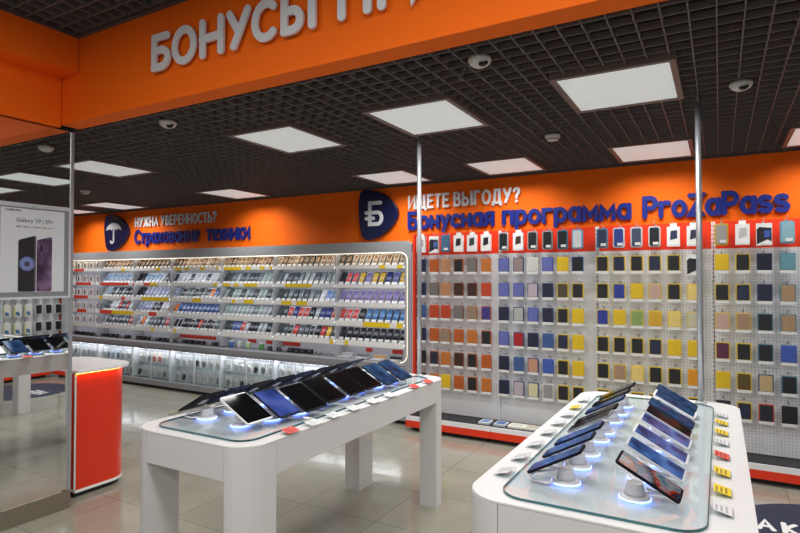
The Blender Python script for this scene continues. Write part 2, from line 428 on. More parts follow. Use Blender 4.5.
# orange counter with a rounded end
ct = thing('reception_counter', 'orange-red counter with white top and rounded end behind the mirror column', 'counter', (-4.08, 2.41, 0))
front = lambda g: rrect(-.72 + g, .012, 0 - g, .455 - g, .16, 10, (0, 1, 1, 0))
MB().extr(front(.02), 'z', 0.0, .035).build('plinth', BLACK, ct)
MB().extr(front(.0), 'z', .035, .055).build('base_strip', CARDW, ct)
MB().extr(front(.002), 'z', .055, .894, smooth=False).build('body', mat('d92c08', .28, name='orange_red_gloss', coat=.4), ct)
MB().extr(rrect(-.74, .005, .035, .492, .18, 12, (0, 1, 1, 0)), 'z', .9, .925).build('counter_top', WHITE, ct, .004)
MB().extr(rrect(-.70, .02, -.02, .43, .15, 12, (0, 1, 1, 0)), 'z', .8945, .8998).build('top_carrier', SHELFWHITE, ct)
lsx = MB(); fo, fi_ = front(-.014), front(-.006)
lsx.add([(u, v, z) for z in (.8963, .8996) for q in (fo, fi_) for u, v in q], [f for i in range(len(fo) - 1) for n_ in (len(fo),) for f in ((i, i + 1, n_ + i + 1, n_ + i), (2 * n_ + i, 3 * n_ + i, 3 * n_ + i + 1, 2 * n_ + i + 1), (i, 2 * n_ + i, 2 * n_ + i + 1, i + 1), (n_ + i, n_ + i + 1, 3 * n_ + i + 1, 3 * n_ + i))])
lsx.build('light_strip', mat('ffb24a', .5, emit=28, name='amber_led'), ct)
MB().box(-.003, .0, .06, .004, .0115, .893).build('edge_trim', mat('cfe0d8', .3), ct)

# ================================================================== FASCIA LETTERS
def arc(cx, cy, rx, ry, a0, a1, n=14):
    return [(cx + rx * cos(R(a0 + (a1 - a0) * i / n)), cy + ry * sin(R(a0 + (a1 - a0) * i / n))) for i in range(n + 1)]
ring = lambda cx, cy, rx, ry: arc(cx, cy, rx, ry, 0, 360, 28)
GL = {  # strokes in units of cap height; width = right-most centre line
 'Б': (.5, [[(.47, 1), (0, 1), (0, 0)], [(0, .56), (.26, .56)] + arc(.26, .28, .24, .28, 90, -90) + [(0, 0)]]),
 'О': (.62, [ring(.31, .5, .31, .5)]),
 'Н': (.56, [[(0, 0), (0, 1)], [(.56, 0), (.56, 1)], [(0, .48), (.56, .48)]]),
 'У': (.56, [[(0, 1), (.3, .38)], [(.56, 1), (.14, 0)]]),
 'С': (.52, [arc(.32, .5, .32, .5, 48, 312, 20)]),
 'Ы': (.8, [[(0, 1), (0, 0)], [(0, .56), (.24, .56)] + arc(.24, .28, .22, .28, 90, -90) + [(0, 0)], [(.8, 0), (.8, 1)]]),
 'П': (.6, [[(0, 0), (0, 1), (.6, 1), (.6, 0)]]),
 'Р': (.5, [[(0, 0), (0, 1), (.26, 1)] + arc(.26, .73, .24, .27, 90, -90) + [(0, .46)]]),
 'И': (.58, [[(0, 1), (0, 0), (.58, 1), (.58, 0)]]),
 'Щ': (.78, [[(0, 1), (0, 0), (.76, 0), (.82, -.16)], [(.35, 1), (.35, 0)], [(.7, 1), (.7, 0)]]),
 'Е': (.42, [[(.42, 1), (0, 1), (0, 0), (.42, 0)], [(0, .52), (.36, .52)]]),
 'Т': (.5, [[(0, 1), (.5, 1)], [(.25, 1), (.25, 0)]]),
 'В': (.48, [[(0, 0), (0, 1), (.22, 1)] + arc(.22, .77, .2, .23, 90, -90) + [(0, .54)], [(.2, .54)] + arc(.24, .27, .24, .27, 90, -90) + [(0, 0)]]),
 'Г': (.42, [[(0, 0), (0, 1), (.42, 1)]]),
 'Д': (.66, [[(.0, -.16), (.0, 0), (.66, 0), (.66, -.16)], [(.1, 0), (.2, 1), (.56, 1), (.56, 0)]]),
 'Ж': (.8, [[(.4, 1), (.4, 0)], [(0, 1), (.3, .52), (0, 0)], [(.8, 1), (.5, .52), (.8, 0)], [(.3, .52), (.5, .52)]]),
 'А': (.58, [[(0, 0), (.29, 1), (.58, 0)], [(.12, .32), (.46, .32)]]),
 'Ь': (.46, [[(0, 1), (0, 0)], [(0, .56), (.24, .56)] + arc(.24, .28, .22, .28, 90, -90) + [(0, 0)]]),
 '?': (.42, [arc(.21, .77, .21, .23, 170, -60, 14) + [(.21, .42), (.21, .3)], [(.21, .02), (.21, .0)]]),
 'с': (.42, [arc(.24, .35, .24, .35, 50, 310)]),
 'т': (.44, [[(0, .7), (.44, .7)], [(.22, .7), (.22, 0)]]),
 'р': (.46, [[(0, .7), (0, -.28)], ring(.24, .35, .23, .35)]),
 'а': (.46, [ring(.23, .35, .23, .35), [(.46, .7), (.46, 0)]]),
 'х': (.44, [[(0, .7), (.44, 0)], [(.44, .7), (0, 0)]]),
 'о': (.48, [ring(.24, .35, .24, .35)]),
 'в': (.42, [[(0, 0), (0, .7), (.22, .7)] + arc(.22, .54, .16, .16, 90, -90) + [(0, .38)], [(.2, .38)] + arc(.22, .19, .2, .19, 90, -90) + [(0, 0)]]),
 'н': (.44, [[(0, 0), (0, .7)], [(.44, 0), (.44, .7)], [(0, .35), (.44, .35)]]),
 'и': (.46, [[(0, .7), (0, 0), (.46, .7), (.46, 0)]]),
 'е': (.46, [[(0, .36), (.46, .36)] + arc(.23, .35, .23, .35, 0, 310, 22)]),
 'к': (.42, [[(0, 0), (0, .7)], [(.4, .7), (.06, .35), (.42, 0)]]),
 'у': (.44, [[(0, .7), (.23, .08)], [(.44, .7), (.12, -.28)]]),
 'я': (.42, [[(.42, 0), (.42, .7), (.2, .7)] + arc(.2, .5, .2, .2, 90, 270) + [(.42, .3)], [(.2, .3), (0, 0)]]),
 'п': (.44, [[(0, 0), (0, .7), (.44, .7), (.44, 0)]]),
 'г': (.36, [[(0, 0), (0, .7), (.36, .7)]]),
 'м': (.56, [[(0, 0), (0, .7), (.28, .2), (.56, .7), (.56, 0)]]),
 'r': (.34, [[(0, 0), (0, .7)], [(0, .4)] + arc(.26, .4, .26, .3, 170, 70, 8)]),
 'Z': (.5, [[(0, 1), (.5, 1), (0, 0), (.52, 0)]]),
 's': (.4, [arc(.2, .525, .2, .175, 40, 270, 12) + arc(.2, .175, .2, .175, 90, -140, 12)]),
 'P': (.5, [[(0, 0), (0, 1), (.26, 1)] + arc(.26, .72, .24, .28, 90, -90) + [(0, .44)]]),
 'A': (.6, [[(0, 0), (.3, 1), (.6, 0)], [(.12, .34), (.48, .34)]]),
 'K': (.5, [[(0, 0), (0, 1)], [(.48, 1), (.05, .48), (.52, 0)]]),
 'E': (.42, [[(.42, 1), (0, 1), (0, 0), (.42, 0)], [(0, .52), (.36, .52)]]),
}
GL['o'] = GL['о']; GL['a'] = GL['а']
def stroke(mb, pts, wd, O, ux, uz, n, d0, d1, m=0):
    """a rounded, solid stroke along 2D points"""
    pts = [Vector(p) for p in pts]
    q = [pts[0]]
    for p in pts[1:]:
        if (p - q[-1]).length > 1e-4: q.append(p)
    closed = len(q) > 6 and (q[0] - q[-1]).length < 1e-3
    if closed: q.pop()
    h = wd / 2; k = len(q); Lp, Rp = [], []
    for i in range(k):
        a = q[i] - q[i - 1] if (i > 0 or closed) else q[1] - q[0]
        c = q[(i + 1) % k] - q[i] if (i < k - 1 or closed) else a
        a = a.normalized(); c = c.normalized()
        na, nc = Vector((-a.y, a.x)), Vector((-c.y, c.x)); s = na + nc
        s = s / max(.35, s.length_squared / 2) if s.length > 1e-3 else na
        Lp.append(q[i] + s * h); Rp.append(q[i] - s * h)
    to = lambda p, d: O + ux * p.x + uz * p.y + n * d
    vs = []
    for i, (L_, R_) in enumerate(zip(Lp, Rp)): e = d1 + (0 if closed else .0016 * i / k); vs += [to(L_, e), to(R_, e), to(R_, d0), to(L_, d0)]
    fs = []
    for i in range(k if closed else k - 1):
        a, c = 4 * i, 4 * ((i + 1) % k)
        for e in range(4): fs.append((a + e, a + (e + 1) % 4, c + (e + 1) % 4, c + e))
    mb.add(vs, fs, m)
    if not closed:
        for (p, e, dr) in ((q[0], 0, q[0] - q[1]), (q[-1], k - 1, q[-1] - q[-2])):
            a0 = math.atan2(dr.y, dr.x); cap = [p + Vector((cos(a0 + R(t)), sin(a0 + R(t)))) * h for t in range(-90, 91, 30)]
            nn = len(cap)
            mb.add([to(c, d1 + .0018 * (e > 0) - .0002 * (e == 0)) for c in cap] + [to(c, d0) for c in cap], [list(range(nn)), list(range(nn, 2 * nn))[::-1]] + [(i, i + 1, nn + i + 1, nn + i) for i in range(nn - 1)], m)
def stroke_letter(ch, O, ux, uz, n, sx, cap, wd, depth, m, parent, gap=.012, name='letter'):
    mb = MB()
    for i, st in enumerate(GL[ch][1]):
        stroke(mb, [(x * sx, y * cap) for x, y in st], wd, Vector(O), Vector(ux), Vector(uz), Vector(n), gap, gap + depth + i * .0022)
    return mb.build(name, m, parent)
def stroke_line(txt, x0, x1, z, Y, cap, wd, depth, m, parent, track=.24, space=.3):
    tot = 0
    for ch in txt: tot += space if ch == ' ' else GL[ch][0] + track
    s = (x1 - x0 - wd) / (tot - track); x = x0 + wd / 2
    for ch in txt:
        if ch == ' ': x += space * s; continue
        stroke_letter(ch, (x, Y, z), (1, 0, 0), (0, 0, 1), (0, -1, 0), s, cap, wd, depth, m, parent)
        x += (GL[ch][0] + track) * s
t = thing('sign_lettering', 'large white raised letters along the orange beam over the entrance', 'sign', (0, 0, 0))
cap, wd = .180, .045
for ch, x0, x1 in (('Б', -2.966, -2.80), ('О', -2.786, -2.582), ('Н', -2.553, -2.363), ('У', -2.343, -2.165), ('С', -2.158, -1.99), ('Ы', -1.957, -1.732), ('П', -1.602, -1.41), ('Р', -1.378, -1.25), ('И', -1.21, -1.02)):
    s = (x1 - x0 - wd) / GL[ch][0]
    stroke_letter(ch, (x0 + .022 + wd / 2, 2.21, 2.823 + wd / 2), (1, 0, 0), (0, 0, 1), (0, -1, 0), s, cap, wd, .012, LETTERW, t, .02)

# wall signs
YS = WB
pick = catmull([(.11, .985), (.36, .975), (.7, .85), (.93, .65), (.99, .5), (.95, .36), (.74, .16), (.36, .0), (.1, .06), (0, .5), (.02, .88)])
def emblem(x0, x1, z0, z1, label):
    t = thing('sign_emblem', label, 'sign', (x0, YS, z0))
    W, H = x1 - x0, z1 - z0
    MB().extr([(u * W, v * H) for u, v in pick], 'y', -.05, -.004).build('plate', NAVY, t, .006)
    return t, W, H
t, W, H = emblem(-8.634, -8.02, 2.03, 2.612, 'dark blue rounded emblem with a white umbrella on the orange wall')
u = [(.16 + .0, .56)] + [(.42 + .29 * cos(R(a)), .56 + .19 * sin(R(a))) for a in range(180, -1, -12)]
dm = [(.42 + .29 * cos(R(a)), .55 + .2 * sin(R(a))) for a in range(0, 181, 12)]
sc = []
for i in range(3):
    cx = .13 + .29 / 3 + i * .58 / 3
    sc += [(cx + .0967 * cos(R(a)), .55 + .035 * sin(R(a))) for a in range(180, 0, -30)]
MB().extr([(a * W, c * H) for a, c in dm + sc], 'y', -.062, -.0505).build('umbrella_dome', LETTERW, t)
mb = MB(); stroke(mb, [(.42 * W, .57 * H), (.42 * W, .28 * H)] + [(W * .42 - .035 + .035 * cos(R(a)), H * .26 + .035 * sin(R(a))) for a in range(0, -181, -30)], .024, Vector((0, 0, 0)), Vector((1, 0, 0)), Vector((0, 0, 1)), Vector((0, -1, 0)), .0505, .0615)
mb.build('umbrella_handle', LETTERW, t)
t, W, H = emblem(-3.709, -3.172, 2.045, 2.632, 'dark blue rounded emblem with a white currency letter on the orange wall')
mb = MB(); V0 = Vector((0, 0, 0)); A = (Vector((1, 0, 0)), Vector((0, 0, 1)), Vector((0, -1, 0)))
k = .3 * H; ox, oz = .3 * W, .3 * H
for i, st in enumerate([[(.27 * W, .42 * H), (0, .42 * H), (0, 0), (.2 * W, 0)] + [(.2 * W + .1 * W * cos(R(a)), .115 * H + .115 * H * sin(R(a))) for a in range(-90, 91, 15)] + [(-.09 * W, .23 * H)], [(-.09 * W, .115 * H), (.09 * W, .115 * H)]]):
    stroke(mb, [(x + ox, z + oz) for x, z in st], .042, V0, *A, .0505, .062 + .001 * i)
mb.build('currency_letter', LETTERW, t)
t = thing('sign_lettering', 'white capital letters asking about confidence, beside the umbrella emblem', 'sign', (0, YS, 0))
stroke_line('НУЖНА УВЕРЕННОСТЬ?', -7.9, -6.11, 2.39, 0, .128, .027, .01, LETTERW, t, .3, .34)
t = thing('sign_lettering', 'blue raised letters reading insurance of equipment under the white question', 'sign', (0, YS, 0))
def two(words, parent, z, cap, wd):
    for txt, x0, x1 in words: stroke_line(txt, x0, x1, z, 0, cap, wd, .016, BLUE, parent)
two((('Страхование', -7.9, -6.45), ('техники', -6.31, -5.47)), t, 2.135, .185, .041)
t = thing('sign_lettering', 'white capital letters asking about benefit, beside the currency emblem', 'sign', (0, YS, 0))
stroke_line('ИЩЕТЕ ВЫГОДУ?', -3.06, -1.755, 2.38, 0, .132, .028, .01, LETTERW, t, .3, .34)
t = thing('sign_lettering', 'long blue raised bonus programme lettering above the pegboard', 'sign', (0, YS, 0))
two((('Бонусная', -3.06, -2.03), ('программа', -1.95, -.70), ('ProZaPass', -.61, .51)), t, 2.155, .168, .042)

# ================================================================== LIT SHELVING
SX0, SX1 = -9.5, -2.902
sh = thing('display_shelving', 'long lit white shelving unit full of phones under the umbrella sign', 'shelving', (0, 0, 0))
DIVS = [-9.42, -8.522, -7.655, -6.825, -5.823, -4.886, -3.925, -2.99]
MB().box(SX0, 5.575, .08, SX1, 5.597, 1.98).build('back_panel', mat('cdced2', .5), sh)
# front surround with a rounded opening at its free end
oz0, oz1, ox1, r = .575, 1.878, -2.945, .09
outer = [(SX0, 2.0), (SX0, oz1)]
hole = [(ox1 - r + r * cos(R(a)), oz1 - r + r * sin(R(a))) for a in range(90, -1, -10)] + [(ox1 - r + r * cos(R(a)), oz0 + .1 + r + r * sin(R(a))) for a in range(0, -91, -10)]
poly = outer + hole + [(ox1 - r, oz0), (ox1 - .02, .09), (SX1, .09), (SX1, 1.96), (SX1 - .04, 2.0)]
MB().extr(poly, 'y', 5.365, 5.385).box(SX0, 5.385, 1.885, SX1, 5.57, 1.98).build('surround', GREY, sh)
path = [(SX0, 5.368, oz1 - .008)] + [(x - .006, 5.368, z - .004) for x, z in hole]
MB().tube(path, .0065, 8).build('light_trim', mat('fff3e0', .4, emit=.9, name='warm_led'), sh)
MB().box(ox1 + .01, 5.385, .09, SX1, 5.57, 1.885).build('end_panel', SHELFWHITE, sh)
ledge = [(5.57, .67), (5.40, .67), (5.345, .655), (5.34, .60), (5.352, .565), (5.57, .565)]
MB().extr(ledge, 'x', SX0, ox1 - .03).build('counter_ledge', mat('85858a', .38, name='grey_ledge'), sh, .004)
MB().box(SX0, 5.37, .045, ox1, 5.57, .10).box(SX0, 5.362, .10, ox1, 5.40, .125).build('kick_base', GREY, sh)
MB().box(SX0, 5.41, .0, ox1, 5.56, .045).build('plinth', BLACK, sh)
for i, x in enumerate(DIVS):
    MB().box(x - .008, 5.388, .68, x + .008, 5.574, 1.88).build('divider', mat('b4b6ba', .4), sh)
    MB().box(x - .008, 5.40, .125, x + .008, 5.574, .562).build('cabinet_divider', mat('c8cacd', .4), sh)
MB().box(SX0, 5.41, 1.872, ox1 - .12, 5.435, 1.884).build('header_light', mat('fff0da', .5, emit=6, name='warm_strip'), sh)
MB().box(SX0, 5.42, .5595, ox1 - .12, 5.46, .5645).build('cabinet_light', mat('f6f8ff', .5, emit=18, name='cool_strip'), sh)
STRIP = mat('f4f7ff', .5, emit=4.5, name='shelf_led')
RZ = [1.696, 1.479, 1.26, 1.04, .816]; RH = [.048, .049, .058, .062, .066]
CARDS = [
 [(121, 124.6, 0), (155.5, 160, 0), (174.5, 181, 0), (184.5, 189, 0), (200, 204.6, 0), (216.5, 220.6, 0), (224, 241, 0), (245.5, 250.5, 0), (260, 264, 0), (269.5, 273, 0), (379, 385, 0), (397, 402, 0), (74, 84, 1)],
 [(76, 91, 1), (100, 128.5, 1), (131, 134, 1), (143.5, 150, 1), (150, 157, 0), (213, 217, 0), (223, 230, 0), (234, 238.5, 0), (243.5, 257, 0), (285, 311.5, 0)],
 [(74, 88, 1), (99.5, 102.5, 0), (121.5, 125, 1), (142, 170, 0), (192.5, 201, 0), (218, 220.5, 0), (232, 235, 0), (244, 253.5, 0), (281.5, 291.5, 0), (296.5, 307, 0)],
 [(77.5, 86.5, 1), (100, 112, 1), (112, 134, 0), (149, 156.5, 1), (363, 390, 0), (396.5, 402.5, 0)],
 [(151.5, 154, 0), (174, 176, 0), (330, 333, 0), (345, 348, 0)]]
RAIL = mat('d9dbdf', .4, name='price_rail')
for r_, z in enumerate(RZ):
    for bi in range(7):
        x0, x1 = DIVS[bi] + .009, DIVS[bi + 1] - .009
        s = MB().box(x0, 5.385, z + RH[r_] - .022, x1, 5.574, z + RH[r_] - .012).build('shelf', SHELFWHITE, sh)
        ra = MB(); ra.box(x0, 5.374, z, x1, 5.384, z + RH[r_])
        n = max(4, int((x1 - x0) / .062))
        for i in range(n):
            a = x0 + (x1 - x0) * i / n
            ra.box(a + .003, 5.3725, z + .006, a + (x1 - x0) / n - .003, 5.374, z + RH[r_] - .006, 1)
        ra.build('price_rail', [RAIL, CARDW], s)
        MB().box(x0, 5.39, z + RH[r_] - .034, x1, 5.404, z + RH[r_] - .024).build('light_strip', STRIP, s)
        for (p0, p1, k) in CARDS[r_]:
            a, c = shelf_x(p0, 5.37), shelf_x(p1, 5.37)
            a, c = max(a, x0), min(c, x1)
            if c - a < .02: continue
            MB().box(a, 5.370, z + .004, c, 5.3722, z + RH[r_] - .004).build('price_card', REDC if k else YEL, s)
# red header cards behind the ledge goods
for (p0, p1) in ((178, 216), (248, 256), (266, 300), (366, 372), (392, 402)):
    MB().box(shelf_x(p0, 5.56), 5.566, .735, shelf_x(p1, 5.56), 5.572, .78).build('red_strip', mat('c8321c', .5), sh)
# glass sliding doors of the lower cabinets
for bi in range(7):
    x0, x1 = DIVS[bi] + .01, DIVS[bi + 1] - .01
    xm = (x0 + x1) / 2
    for j, (a, c) in enumerate(((x0, xm + .02), (xm - .02, x1))):
        d = MB().box(a, 5.385 + .007 * j, .128, c, 5.389 + .007 * j, .552).build('glass_door', CLEARP, sh)
        MB().box(a, 5.383 + .007 * j, .128, a + .006, 5.391 + .007 * j, .552).box(c - .006, 5.383 + .007 * j, .128, c, 5.391 + .007 * j, .552).build('edge_strip', mat('d2d5d8', .3), d)
MB().box(SX0, 5.40, .335, ox1 - .03, 5.574, .341).build('cabinet_shelf', GLASS, sh)

# phones on the shelves
PH = Matrix.Translation((0, 0, .0066)) @ Matrix.Rotation(R(-33), 4, 'X')
def phone_mesh(c, w=.08, h=.16):
    mb = MB().extr(rrect(-w / 2, 0, w / 2, h, .007, 3), 'y', 0, .009).xf(PH)
    mb.box(-.012, .02, .001, .012, .07, .006)
    mb.add([(-.004, .066, .001), (.004, .066, .001), (.004, .066, .1), (-.004, .066, .1), (-.004, .07, .001), (.004, .07, .001), (.004, .07, .104), (-.004, .07, .104)], [(0, 1, 2, 3), (4, 7, 6, 5), (0, 3, 7, 4), (1, 5, 6, 2), (3, 2, 6, 7)])
    cd = MB().extr([(-w / 2 + .003, .004), (w / 2 - .003, .004), (w / 2 - .003, .034), (-w / 2 + .003, .034)], 'y', -.0022, -.0008, 1).xf(PH)
    mb.add(cd.v, cd.f, 1)
    return mb.mesh('phone', [mat(c, .3), CARDW])
def screen_mesh(c, w=.08, h=.16, kind=0):
    mb = MB()
    if kind == 0: mb.extr(rrect(-w / 2 + .004, .036, w / 2 - .004, h - .012, .003, 2), 'y', -.0012, -.0002)
    else:  # keypad phone: small display and rows of keys
        for a in range(3):
            for e in range(4):
                x, z = -w / 2 + .009 + a * .0165, .012 + e * .013
                z += .026; mb.extr([(x, z), (x + .011, z), (x + .011, z + .009), (x, z + .009)], 'y', -.0015, -.0002)
    return mb.xf(PH).mesh('screen', mat(c, .12))
def display_mesh(c, w, h):
    return MB().extr([(-w / 2 + .01, h * .6), (w / 2 - .01, h * .6), (w / 2 - .01, h * .92), (-w / 2 + .01, h * .92)], 'y', -.0012, -.0002).xf(PH).mesh('display', mat(c, .12))
_PM = {}
def goods(kind, name, body, scr, loc, label, group, cat='phone'):
    kk = (kind, body, scr)
    if kk not in _PM:
        w, h = ((.07, .168), (.063, .15))[kind]
        _PM[kk] = (phone_mesh(body, w, h), screen_mesh(scr, w, h, kind), display_mesh(scr, w, h) if kind else None)
    o = link(name, _PM[kk][0], None, loc); tag(o, label, cat, group)
    link('phone_keys' if kind else 'screen', _PM[kk][1], o)
    if kind: link('display', _PM[kk][2], o)
    return o
# colour words for the segments: (body, screen, words)
PC = dict(
 lb=('e9eef2', '8db0d0', 'white phone with sky blue screen'), wh=('f0f0f0', 'd5dade', 'white phone with pale screen'), wk=('f1f1f1', '2a2c33', 'white phone with black screen'),
 bk=('17171b', '26272d', 'black phone'), kw=('1d1e22', 'aeb6bd', 'black phone with pale screen'), gr=('8d9598', '5f6a70', 'grey phone'), dg=('4c5254', '7c8b8d', 'dark grey phone with misty screen'),
 dk=('3b4043', '4d5659', 'charcoal phone'), sv=('c6c9d6', 'a9b1cf', 'silver phone with lavender screen'), or_=('e0e0e0', 'ee7a2c', 'white phone with orange screen'), bl=('d8dde6', '5a86c8', 'white phone with bright blue screen'),
 nb=('23304e', '566ca4', 'navy phone with blue screen'), pu=('cfc8dc', '8270aa', 'pale phone with purple screen'), rd=('e9dfe0', 'cc4c46', 'white phone with red screen'), rk=('202024', 'c9463f', 'black phone with red screen'),
 ye=('3a3d44', 'dfb638', 'dark phone with yellow screen'), gg=('6f7c7a', 'a9bdb7', 'greenish grey phone'), sb=('2b3d5c', '4a80b6', 'dark phone with sea blue screen'), nv=('1f2746', '2c3a86', 'navy phone'), rb=('5f86bf', 'e0574a', 'blue phone with coral screen'), pb=('8089b8', '5f6aa6', 'slate blue phone'))
KC = dict(br=('4e352a', '9c8068', 'brown keypad phone'), cr=('c9b498', '6a4c3a', 'cream keypad phone'), db=('2a1e1a', '8a7058', 'dark brown keypad phone'), wc=('dcd2c0', '8e7058', 'ivory keypad phone'), rb=('6d4b3b', 'b8a088', 'russet keypad phone'))
SEG = {
 1: [(95, 140, 'br cr db rb cr'), (140, 175, 'db br db'), (175, 250, 'br cr wc db cr'), (250, 300, 'cr wc br'), (300, 350, 'db cr br wc'), (350, 405, 'wc wc cr wc')],
 2: [(95, 131, 'lb'), (131, 141, 'bk'), (141, 163, 'lb lb wh'), (163, 176, 'wk bk'), (176, 215, 'wh wh wk wh'), (215, 222, 'gr'), (222, 258, 'dk dg kw'), (258, 336, 'dg dk gg dg kw'), (337, 405, '*bk rb rb ye pu ye ye nv pb ye')],
 3: [(95, 110, 'lb wh'), (110, 123, 'kw bk'), (123, 141, 'bk lb'), (141, 176, 'sv'), (176, 207, 'dk dg wk'), (207, 213, 'or_'), (213, 222, 'nb'), (222, 275, 'dg dk gg'), (275, 312, 'dk dg'), (312, 321, 'gr wh'), (321, 336, 'bl'), (337, 405, 'pu')],
 4: [(95, 135, 'wh wk rk wh gr'), (135, 148, 'sv'), (148, 158, 'wk bk'), (158, 166, 'wh'), (166, 176, 'or_'), (176, 222, 'nb'), (222, 275, 'gg dg kw gg'), (275, 283, 'dk'), (283, 290, 'rd'), (290, 294, 'nv'), (294, 305, 'rd'), (305, 318, 'bk kw'), (318, 331, 'nv wk'), (331, 336, 'rd'), (337, 353, 'rd'), (353, 361, 'bk'), (361, 405, 'sb')],
 5: [(95, 125, 'dk gr kw'), (125, 135, 'rd bk'), (135, 147, 'or_ wh'), (147, 163, 'dk gr'), (163, 176, 'rd wk'), (176, 213, 'wk bk rk'), (213, 222, 'gr'), (222, 238, 'dk nb'), (238, 243, 'rd'), (243, 275, 'bk kw nb'), (275, 336, '*dk dk wk rk gr dk wk bk rk ye dk'), (337, 346, 'bk'), (346, 351, 'bl'), (351, 405, 'bk bk rk')]}
BAYN = ['', '', 'bay six', 'bay five', 'bay four', 'bay three', 'bay two', 'bay one']
NB = {6: 11, 5: 12, 4: 12, 3: 12, 2: 9, 1: 9}; NB = {6: 10, 5: 11, 4: 12, 3: 12, 2: 9, 1: 9}
def seg_of(row, X):
    for (p0, p1, cs) in SEG[row]:
        if shelf_x(p0) - .03 <= X <= shelf_x(p1) + .03: last = (p0, p1, cs); break
    else: last = SEG[row][-1]
    return last
SHELFW = ['', 'top', 'second', 'third', 'fourth', 'lowest']
for row in range(1, 6):
    z = RZ[row - 1] + RH[row - 1] - .012
    for bi in range(1, 7):
        n = NB[bi]; x0, x1 = DIVS[bi] + .015, DIVS[bi + 1] - .015
        if bi == 1: x0 += .06
        for i in range(n):
            X = x0 + (x1 - x0) * (i + .5) / n
            p0, p1, cs = seg_of(row, X)
            lst = cs.lstrip('*').split()
            c = lst[i % len(lst)] if cs[0] == '*' else (lst[0] if len(lst) == 1 else lst[(i * 7 + row) % len(lst)] if i % 3 else random.choice(lst))
            bay = ('bay beside the pegboard', 'second bay from pegboard', 'third bay from pegboard', 'fourth bay from pegboard', 'fifth bay from pegboard', 'sixth bay from pegboard')[6 - bi]
            src = (KC if row == 1 else PC)[c]
            lab = '%s, %s along %s shelf, %s' % (src[2], ORD[i + 1], SHELFW[row], bay)
            goods(1 if row == 1 else 0, 'keypad_phone' if row == 1 else 'smartphone', src[0], src[1], (X, 5.408, z), lab, 'phones standing on the lit shelving')
# earphone packs in the end bay by the mirror
for row in range(1, 6):
    z = RZ[row - 1] + RH[row - 1] - .012
    for i in range(5):
        X = -9.30 + i * .17
        t = MB().box(-.05, 0, 0, .05, .02, .115).build('accessory_box', mat('eceae6', .45), None, .002, (X, 5.44, z + .0015))
        tag(t, 'white accessory box, %s along the %s shelf of the bay by the mirror' % (ORD[i + 1], SHELFW[row]), 'box', 'accessory boxes in the end bay')
        MB().box(-.012, -.003, .02, .012, 0, .095).build('stylus_print', mat(('5b2a2a', '8a3434', '4a3f45', '2e3a52', '7a2c2c')[(i + row) % 5], .4), t)
# goods on the ledge
LZ = .671
def ledge_item(px, kind, c, lab):
    X = shelf_x(px, 5.46)
    for d_ in DIVS:
        if abs(X - d_) < .06: X = d_ + .062
    if kind == 'tub':
        o = MB().lathe([(.026, 0), (.031, .008), (.031, .07), (.026, .076)], seg=16).build('cup', mat(c, .4), None, 0, (X, 5.46, LZ))
        MB().lathe([(.032, .0), (.032, .012), (.0, .014)], (0, 0, .0765), 16).build('lid', mat('e8eaea', .4), o)
        tag(o, lab, 'cup')
    elif kind == 'gad':
        o = MB().extr(rrect(-.045, 0, .045, .05, .014, 4), 'y', -.03, .03).build('gadget', mat(c, .35), None, .006, (X, 5.46, LZ + .002))
        MB().lathe([(.014, 0), (.012, .008), (0, .009)], (0, -.03, .026), 12, tilt=Matrix.Rotation(R(90), 3, 'X')).build('lens', mat('6a6f76', .2), o)
        tag(o, lab, 'gadget', 'small gadgets on the grey ledge')
    else:
        o = MB().box(-.085, -.06, 0, .085, .06, .012).box(-.08, .03, .012, .08, .045, .05, 1).build('leaflet_tray', [mat('d5d6d4', .45), mat(c, .4)], None, .002, (X, 5.45, LZ))
        tag(o, lab, 'tray', 'white leaflet trays on the ledge')
n = 0
for px in list(range(78, 130, 5)) + list(range(140, 176, 5)) + [181, 186, 192, 198, 204, 210, 216, 221] + [272, 278, 285, 292, 298, 304, 311, 318]:
    n += 1
    where = 'below the bay by the mirror and the next' if px < 130 else 'below the fifth bay' if px < 176 else 'below the fourth bay' if px < 230 else 'below the second bay'
    i0 = {0: list(range(78, 130, 5)), 1: list(range(140, 176, 5)), 2: [181, 186, 192, 198, 204, 210, 216, 221], 3: [272, 278, 285, 292, 298, 304, 311, 318]}[0 if px < 130 else 1 if px < 176 else 2 if px < 230 else 3].index(px) + 1
    ledge_item(px, 'gad', '1d1d21' if n % 5 else 'a9aaad', '%s gadget, %s along the grey ledge %s' % ('black' if n % 5 else 'silver', ORD[i0], where))
for px, c, nm in ((232, '4f6fc0', 'blue'), (240, 'd2d6d6', 'white'), (248.5, 'b8d8a4', 'pale green'), (262, '5fa45a', 'green')):
    ledge_item(px, 'tub', c, '%s round cup standing on the grey ledge of the shelving' % nm)
for i, (px, c) in enumerate(((346, 'b9bcc0'), (362, '6f7480'), (379, 'c89a68'), (395, '2d3038'))):
    ledge_item(px, 'tray', c, 'white leaflet tray, %s along the grey ledge towards the pegboard' % ORD[i + 1])

